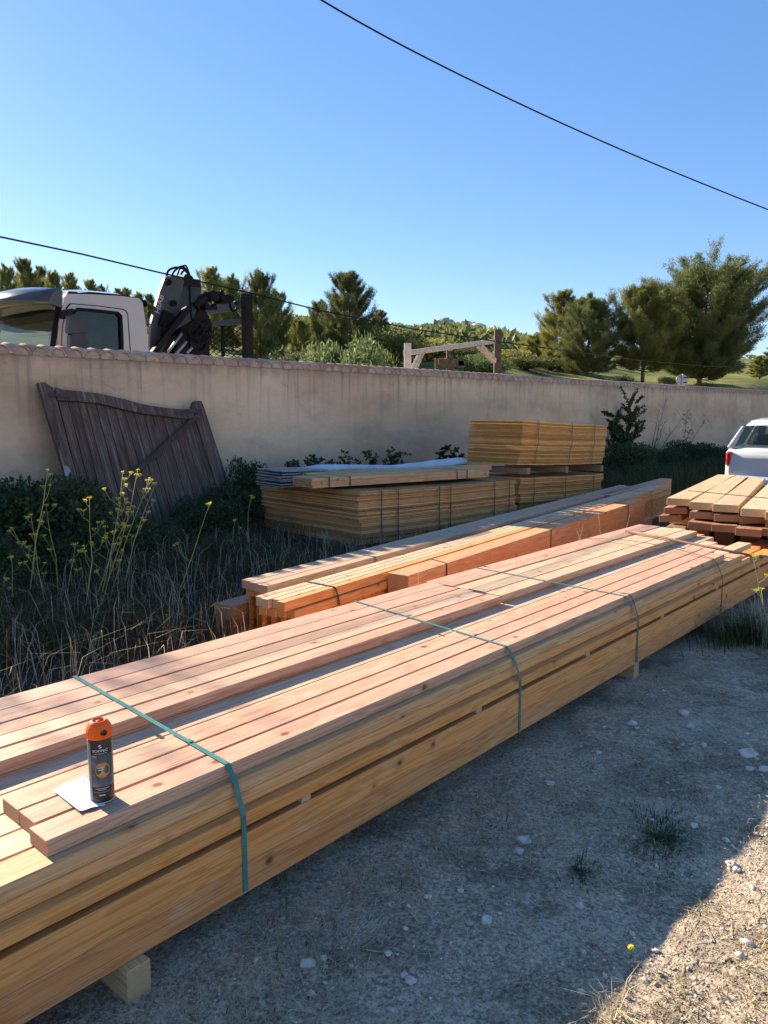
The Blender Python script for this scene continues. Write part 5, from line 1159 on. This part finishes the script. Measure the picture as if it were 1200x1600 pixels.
def gravmat():
    m=N('limestone_gravel'); a=m.n('ShaderNodeAttribute',attribute_name='tint'); sc=m.n('ShaderNodeSeparateColor'); m.l(a.outputs['Color'],sc.inputs[0])
    return m.out(m.ramp(sc.outputs[0],[(0,(.24,.19,.145)),(.6,(.44,.37,.29)),(.9,(.55,.48,.40)),(1,(.66,.61,.53))]),.92,spec=.15)
M_GRAV=gravmat()
tag(link('gravel',npmesh('gravel',np.concatenate(VV),np.concatenate(FF_),np.concatenate(CC)),M_GRAV),'loose limestone gravel scattered over the dirt yard','gravel',kind='stuff')
ST=[(1169,1184,.036,'largest pale rounded stone near the right edge of the yard'),(1068,1117,.026,'pale angular stone below the far end of the pile'),(987,1135,.022,'flat pale stone near the pile, left of the angular one'),(995,1141,.013,'small chip touching the flat pale stone near the pile'),(1077,1140,.020,'flat grey stone just below the angular one'),(1196,1207,.022,'grey stone cut by the right frame edge'),(1171,1206,.017,'flat chip just below the largest rounded stone'),(859,1225,.017,'lone pale stone at the centre of the dirt yard'),(819,1318,.024,'broken white stone in the middle of the dirt'),(810,1332,.017,'greyish stone touching the broken white stone'),(480,1508,.019,'white stone in the lower left of the dirt yard'),(506,1500,.011,'small stone right of the white one at lower left'),(641,1540,.015,'pale stone near the bottom centre'),(632,1532,.010,'tiny stone beside the pale one near the bottom centre'),(1143,1352,.017,'grey stone right on the shadow edge'),(1151,1360,.012,'brown pebble beside the grey stone on the shadow edge'),(1167,1474,.015,'dark grey pebble in the sunlit dirt'),(1025,1489,.009,'little white pebble at the lower shadow edge'),(606,1499,.010,'little pale pebble left of the bottom centre'),(486,1555,.011,'flattened pebble below the white stone'),(1100,1170,.014,'pale chip above left of the largest stone'),(935,1180,.013,'grey chip between the pile and the yard centre'),(668,1410,.012,'white chip in the shaded dirt left of centre'),(720,1400,.011,'pale chip in the shaded dirt at centre'),(1120,1235,.013,'pale chip below left of the largest stone'),(760,1445,.016,'bluish grey stone in the dead turf'),(905,1420,.013,'pale chip below the faint tuft'),(1085,1290,.013,'chip above the small green tuft')]
for i,(x,y,s_,l) in enumerate(ST):
    Vb,Fb=stone_base(20+i,3); c=atz(x,y,.0); z=gz(c.x,c.y); V=Vb*s_*np.array([1.15,.95,.9])
    o=link('stone',npmesh('stone',V,Fb),M_STONE,smooth=True); o.location=(c.x,c.y,z+s_*.30); o.rotation_euler=(0,0,i*1.3); tag(o,l,'stone','larger stones on the dirt yard')
# ---------------- stems: fennel, twigs
def fennel(name,root,top,label,seed,group,n_br=5,r=.0035,umb=True,cat='plant',mat=None,heads=True,tall=.0):
    g2_=random.Random(seed); root=Vector(root); top=Vector(top); e=empty(name,root,0,label,cat,group); bm=bmesh.new(); ub=[]
    mid_=root.lerp(top,.5)+Vector((g2_.uniform(-.04,.04),g2_.uniform(-.04,.04),.02)); sp_=[root,root.lerp(mid_,.5)+Vector((g2_.uniform(-.01,.01),0,0)),mid_,mid_.lerp(top,.5)+Vector((g2_.uniform(-.015,.015),0,.01)),top]
    rel=lambda v:v-root
    tube(bm,[rel(v) for v in sp_],[r,r*.9,r*.75,r*.55,r*.35],5); Ht=(top-root).length
    ends=[top]
    for i in range(n_br):
        t=.42+.5*i/max(1,n_br-1); j=min(3,int(t*4)); q=sp_[j].lerp(sp_[j+1],t*4-j); a=g2_.uniform(0,6.28); L=Ht*g2_.uniform(.14,.30)*(1.25-t)
        en=q+Vector((math.cos(a)*L*.75,math.sin(a)*L*.5,L*.8)); bend=q.lerp(en,.5)+Vector((math.cos(a)*L*.12,0,-L*.06)); tube(bm,[rel(q),rel(bend),rel(en)],[r*.5,r*.4,r*.3],4); ends.append(en)
        if g2_.random()<.6:
            e2=bend+Vector((math.cos(a+1.2)*L*.35,math.sin(a+1.2)*L*.3,L*.42)); tube(bm,[rel(bend),rel(e2)],[r*.35,r*.25],3); ends.append(e2)
    o=fin(bm,'stem',mat or M_STEM,e)
    a=o.data.color_attributes.new('tint','FLOAT_COLOR','POINT'); a.data.foreach_set('color',np.tile(np.array([.6,.6,.6,1],np.float32),len(o.data.vertices)))
    if heads:
        g3=np.random.default_rng(seed)
        for en in ends:
            P=[];D=[];L=[]
            m=26; rr=.016*g2_.uniform(.7,1.5); az=g3.uniform(0,6.28,m); q=np.sqrt(g3.uniform(0,1,m))*rr
            P.append(np.array(rel(en))+np.stack([np.cos(az)*q,np.sin(az)*q,g3.uniform(0,.008,m)],1)); D.append(g3.normal(size=(m,3))+np.array([0,0,.8])); L.append(np.full(m,.0075))
            for _ in range(7):
                az_=g2_.uniform(0,6.28); P.append(np.array(rel(en))[None]-np.array([[0,0,.014]])); D.append(np.array([[math.cos(az_)*.8,math.sin(az_)*.8,.8]])); L.append(np.array([.022]))
            P=np.concatenate(P);D=unit(np.concatenate(D));L=np.concatenate(L);Wv=unit(np.cross(D,g3.normal(size=P.shape)))
            V,F_,col=quadset(P,D,Wv,L,np.where(L>.02,.0012,.006),np.repeat(g3.uniform(0,1,(len(P),1)),3,1)); link('flower_head',npmesh('flower_head',V,F_,col),M_YEL,e)
    return e
FN=[((33,985),(18,870),3,'low yellow fennel at the lower left edge of the frame'),((40,960),(74,735),3,'leaning fennel with snails on its stem, topmost yellow heads at far left'),((80,975),(48,805),5,'yellow-headed fennel left of the can, standing apart'),((80,960),(28,848),4,'short forked fennel near the left edge'),((128,980),(140,778),4,'straight fennel stem left of the main clump'),((150,965),(192,738),6,'tallest fennel in the clump before the gate, left of its top'),((155,960),(215,735),6,'fennel with yellow heads crowning the main clump'),((165,955),(234,748),6,'branched fennel at the right side of the main clump'),((185,945),(243,755),6,'rightmost fennel of the main clump'),((140,965),(207,800),5,'mid-height yellow fennel in the main clump'),((150,972),(180,830),5,'lower fennel in the thick of the clump'),((268,950),(328,786),1,'single bright leaning stem right of the clump'),((100,955),(118,850),3,'small twiggy fennel at the foot of the clump'),((392,900),(393,775),1,'thin stem standing left of the low stack'),((368,895),(368,812),1,'very thin dry stem near the grey pallet'),((95,970),(72,790),3,'fennel stem behind the leftmost forked one')]
for i,(rt,tp,nb_,l) in enumerate(FN):
    nb_+=1
    rr=atz(rt[0],rt[1],0); 
    if i>12: rr=atz(rt[0],rt[1]-10,0)
    t_=atd(tp[0],tp[1],rr.y+.05); fennel('fennel_plant',(rr.x,rr.y,0),t_,l,100+i,'yellow fennel stems in the weeds',nb_,r=.0046 if i!=1 else .0075)
# snail-lined stem: small pale snails
e_r=atz(40,960,0); t_=atd(74,735,e_r.y+.05)
# yellow dandelion in the foreground
c=atz(985,1503,0); e=empty('yellow_flower',(c.x,c.y,gz(c.x,c.y)),0,'single bright yellow flower head low on the shaded dirt','flower')
bm=bmesh.new(); tube(bm,[(0,0,-.005),(.002,0,.02),(0,0,.034)],.001,4); fin(bm,'stem',M_GRN,e)
g3=np.random.default_rng(3); m=90; D=unit(g3.normal(size=(m,3))*np.array([1,1,.35])+np.array([0,0,.3])); P=np.zeros((m,3))+np.array([0,0,.035]); V,F_,col=quadset(P,D,unit(np.cross(D,g3.normal(size=P.shape))),np.full(m,.011),np.full(m,.004),np.full((m,3),.8)); link('petals',npmesh('petals',V,F_,col),M_YEL,e)
# pale dry stalks between the piles
for i,(x0,y0,x1,y1,d,l) in enumerate(((960,872,900,825,6.2,'pale dry wisp before the thick salmon beam, leftmost'),(905,850,912,818,6.3,'pale dry wisp before the thick salmon beam, middle'),(948,850,935,802,6.5,'pale dry wisp before the thick salmon beam, tallest'),(985,840,984,804,7.0,'pale dry wisp before the thick salmon beam, rightmost'),(1128,848,1142,803,8.3,'branched dry weed standing in front of the plank ends'),(1180,880,1190,838,8.0,'branched dry weed at the right of the plank ends'),(658,905,655,878,4.5,'fine dry blade before the left end of the salmon beam'))):
    a=atd(x0,y0,d); b=atd(x1,y1,d+.1); a=Vector((a.x,a.y,0.0)); fennel('dry_weed',a,b,l,200+i,'dry weeds among the piles',4 if i in (4,5,0) else 1,r=.0035,mat=M_DRY,heads=False)
a=atz(1212,1015,0); fennel('bent_stem',(a.x,a.y,0),atd(1176,868,a.y+.05),'yellowish stem arching up in front of the far end of the big pile',301,None,3,r=.0035,heads=True)
# bare twigs and shoots by the wall
def shoots(name,px0,py0,p,tips,label,seed,leafy=.0,r=.006,mat=None,cat='plant',group=None):
    u,z=F.at(px0,py0,p); root=F.w(u,p,0); e=empty(name,root,0,label,cat,group); bm=bmesh.new(); g2_=random.Random(seed); LP=[];LD=[]
    for (x,y) in tips:
        u1,z1=F.at(x,y,p-.15+.3*g2_.random()); u1=u1; tp=F.w(u1,p+g2_.uniform(-.1,.1),z1); b=root+Vector((g2_.uniform(-.1,.1),g2_.uniform(-.1,.1),0)); m=b.lerp(tp,.5)+Vector((0,0,.08))
        tube(bm,[b-root,m-root,tp-root],[r,r*.6,r*.25],5)
        for _ in range(9):
            t=g2_.uniform(.3,.97); q=b.lerp(m,t*2) if t<.5 else m.lerp(tp,t*2-1); dv=Vector((g2_.uniform(-1,1),g2_.uniform(-.5,.5),g2_.uniform(.3,1))).normalized()*g2_.uniform(.07,.24)*(tp-b).length*(.6 if leafy<5 else 1.15); tube(bm,[q-root,q+dv-root],[r*.35,r*.15],3)
            if leafy:
                for v in range(int(9*leafy)): LP.append((q+dv*g2_.random()-root)[:]); LD.append((g2_.uniform(-1,1),g2_.uniform(-1,1),g2_.uniform(-.4,.8)))
    o=fin(bm,'twigs',M_TWIG,e); a=o.data.color_attributes.new('tint','FLOAT_COLOR','POINT')
    if LP:
        P=np.array(LP);D=unit(np.array(LD)); g3=np.random.default_rng(seed); V,F_,col=quadset(P,D,unit(np.cross(D,g3.normal(size=P.shape))),np.full(len(P),.065)*g3.uniform(.6,1.2,len(P)),np.full(len(P),.035),np.repeat(g3.uniform(0,1,(len(P),1)),3,1)); link('leaves',npmesh('leaves',V,F_,col),mat or M_LEAF,e)
    return e
shoots('bare_shrub',1010,760,-7.6,[(1042,622),(1035,640),(1062,640),(1052,655),(1030,668),(1075,690)],'bare leaning twigs against the grey wall right of the dark shrub',401,r=.011,cat='shrub')
shoots('bare_shrub',1060,765,-7.7,[(1085,640),(1092,655),(1078,670),(1100,650)],'thin bare twigs further right along the wall',402,r=.008,leafy=.3,cat='shrub')
shoots('dark_shrub',965,760,-7.7,[(982,628),(1008,626),(960,645),(972,650),(990,645),(1000,668),(955,668),(965,690),(985,700)],'dark leafy shrub against the wall beside the tall stack',403,leafy=11,r=.014,cat='shrub')
g5='leafy shoots rising behind the low stack'
for i,(x,y,w,l) in enumerate(((450,715,14,'leafy shoot behind the left end of the low stack'),(487,708,12,'narrow leafy shoot left of the plastic roll'),(553,700,30,'widest leafy shoots, behind the middle of the plastic roll'),(600,708,24,'leafy shoots behind the right half of the plastic roll'),(618,698,14,'single tall sprig right of the widest shoots'),(703,693,22,'dark leafy clump left of the tall stack'),(528,712,12,'small leafy shoot behind the roll'))):
    shoots('leafy_shoot',x,740,-7.5,[(x+w*(k/3-.5)*2*.6,y+abs(k-1.5)*7+ (k*37%5)) for k in range(4)],l,410+i,leafy=1.3 if i!=5 else 3.5,r=.004,group=g5)
brm=bush_mesh(61,.75,1.0,8500,(.055,.038),14)
gB='dark brambles at the foot of the wall'
for i,(x,y,p,k,sz,l) in enumerate(((-5,745,-7.4,.9,.95,'tall dark bramble at the left edge below the gate'),(45,770,-7.1,.95,.95,'dark bramble in front of the gate\'s left stile'),(95,800,-6.6,.45,.5,'lower bramble spreading below the gate'),(365,770,-7.4,.6,.68,'dark bramble between the gate and the low stack'),(330,800,-7.0,.55,.6,'small bramble under the gate\'s right corner'),(392,740,-7.6,.45,.95,'bramble shoots touching the low stack\'s left end'),(-40,800,-6.3,.6,.6,'bramble at the left frame edge behind the fennel'),(170,810,-7.0,.6,.5,'low dark bramble under the gate\'s middle'),(250,815,-7.0,.5,.42,'sparse bramble under the gate, right of middle'))):
    u,z=F.at(x,y,p); place_bush(brm,F.w(u,p,0),k,M_LEAF,l,gB,'bramble_bush',rot=i*1.1,sz=sz)
for i,(x,p,k,sz,l) in enumerate(((975,-7.3,.9,.85,'dark bush at the foot of the leafy shrub by the tall stack'),(1035,-7.3,.9,.6,'low dark bush along the wall left of the car'),(1085,-7.2,1.0,.75,'dark bush hard left of the white car'),(1120,-6.9,.8,.6,'dark bush behind the far end of the rough stack'),(1000,-6.6,.8,.45,'low dark bush behind the projecting beam'))):
    u,z=F.at(x,760,p); place_bush(brm,F.w(u,p,0),k,M_LEAF,l,'dark bushes along the right part of the wall','wall_bush',rot=i*2.1,sz=sz)
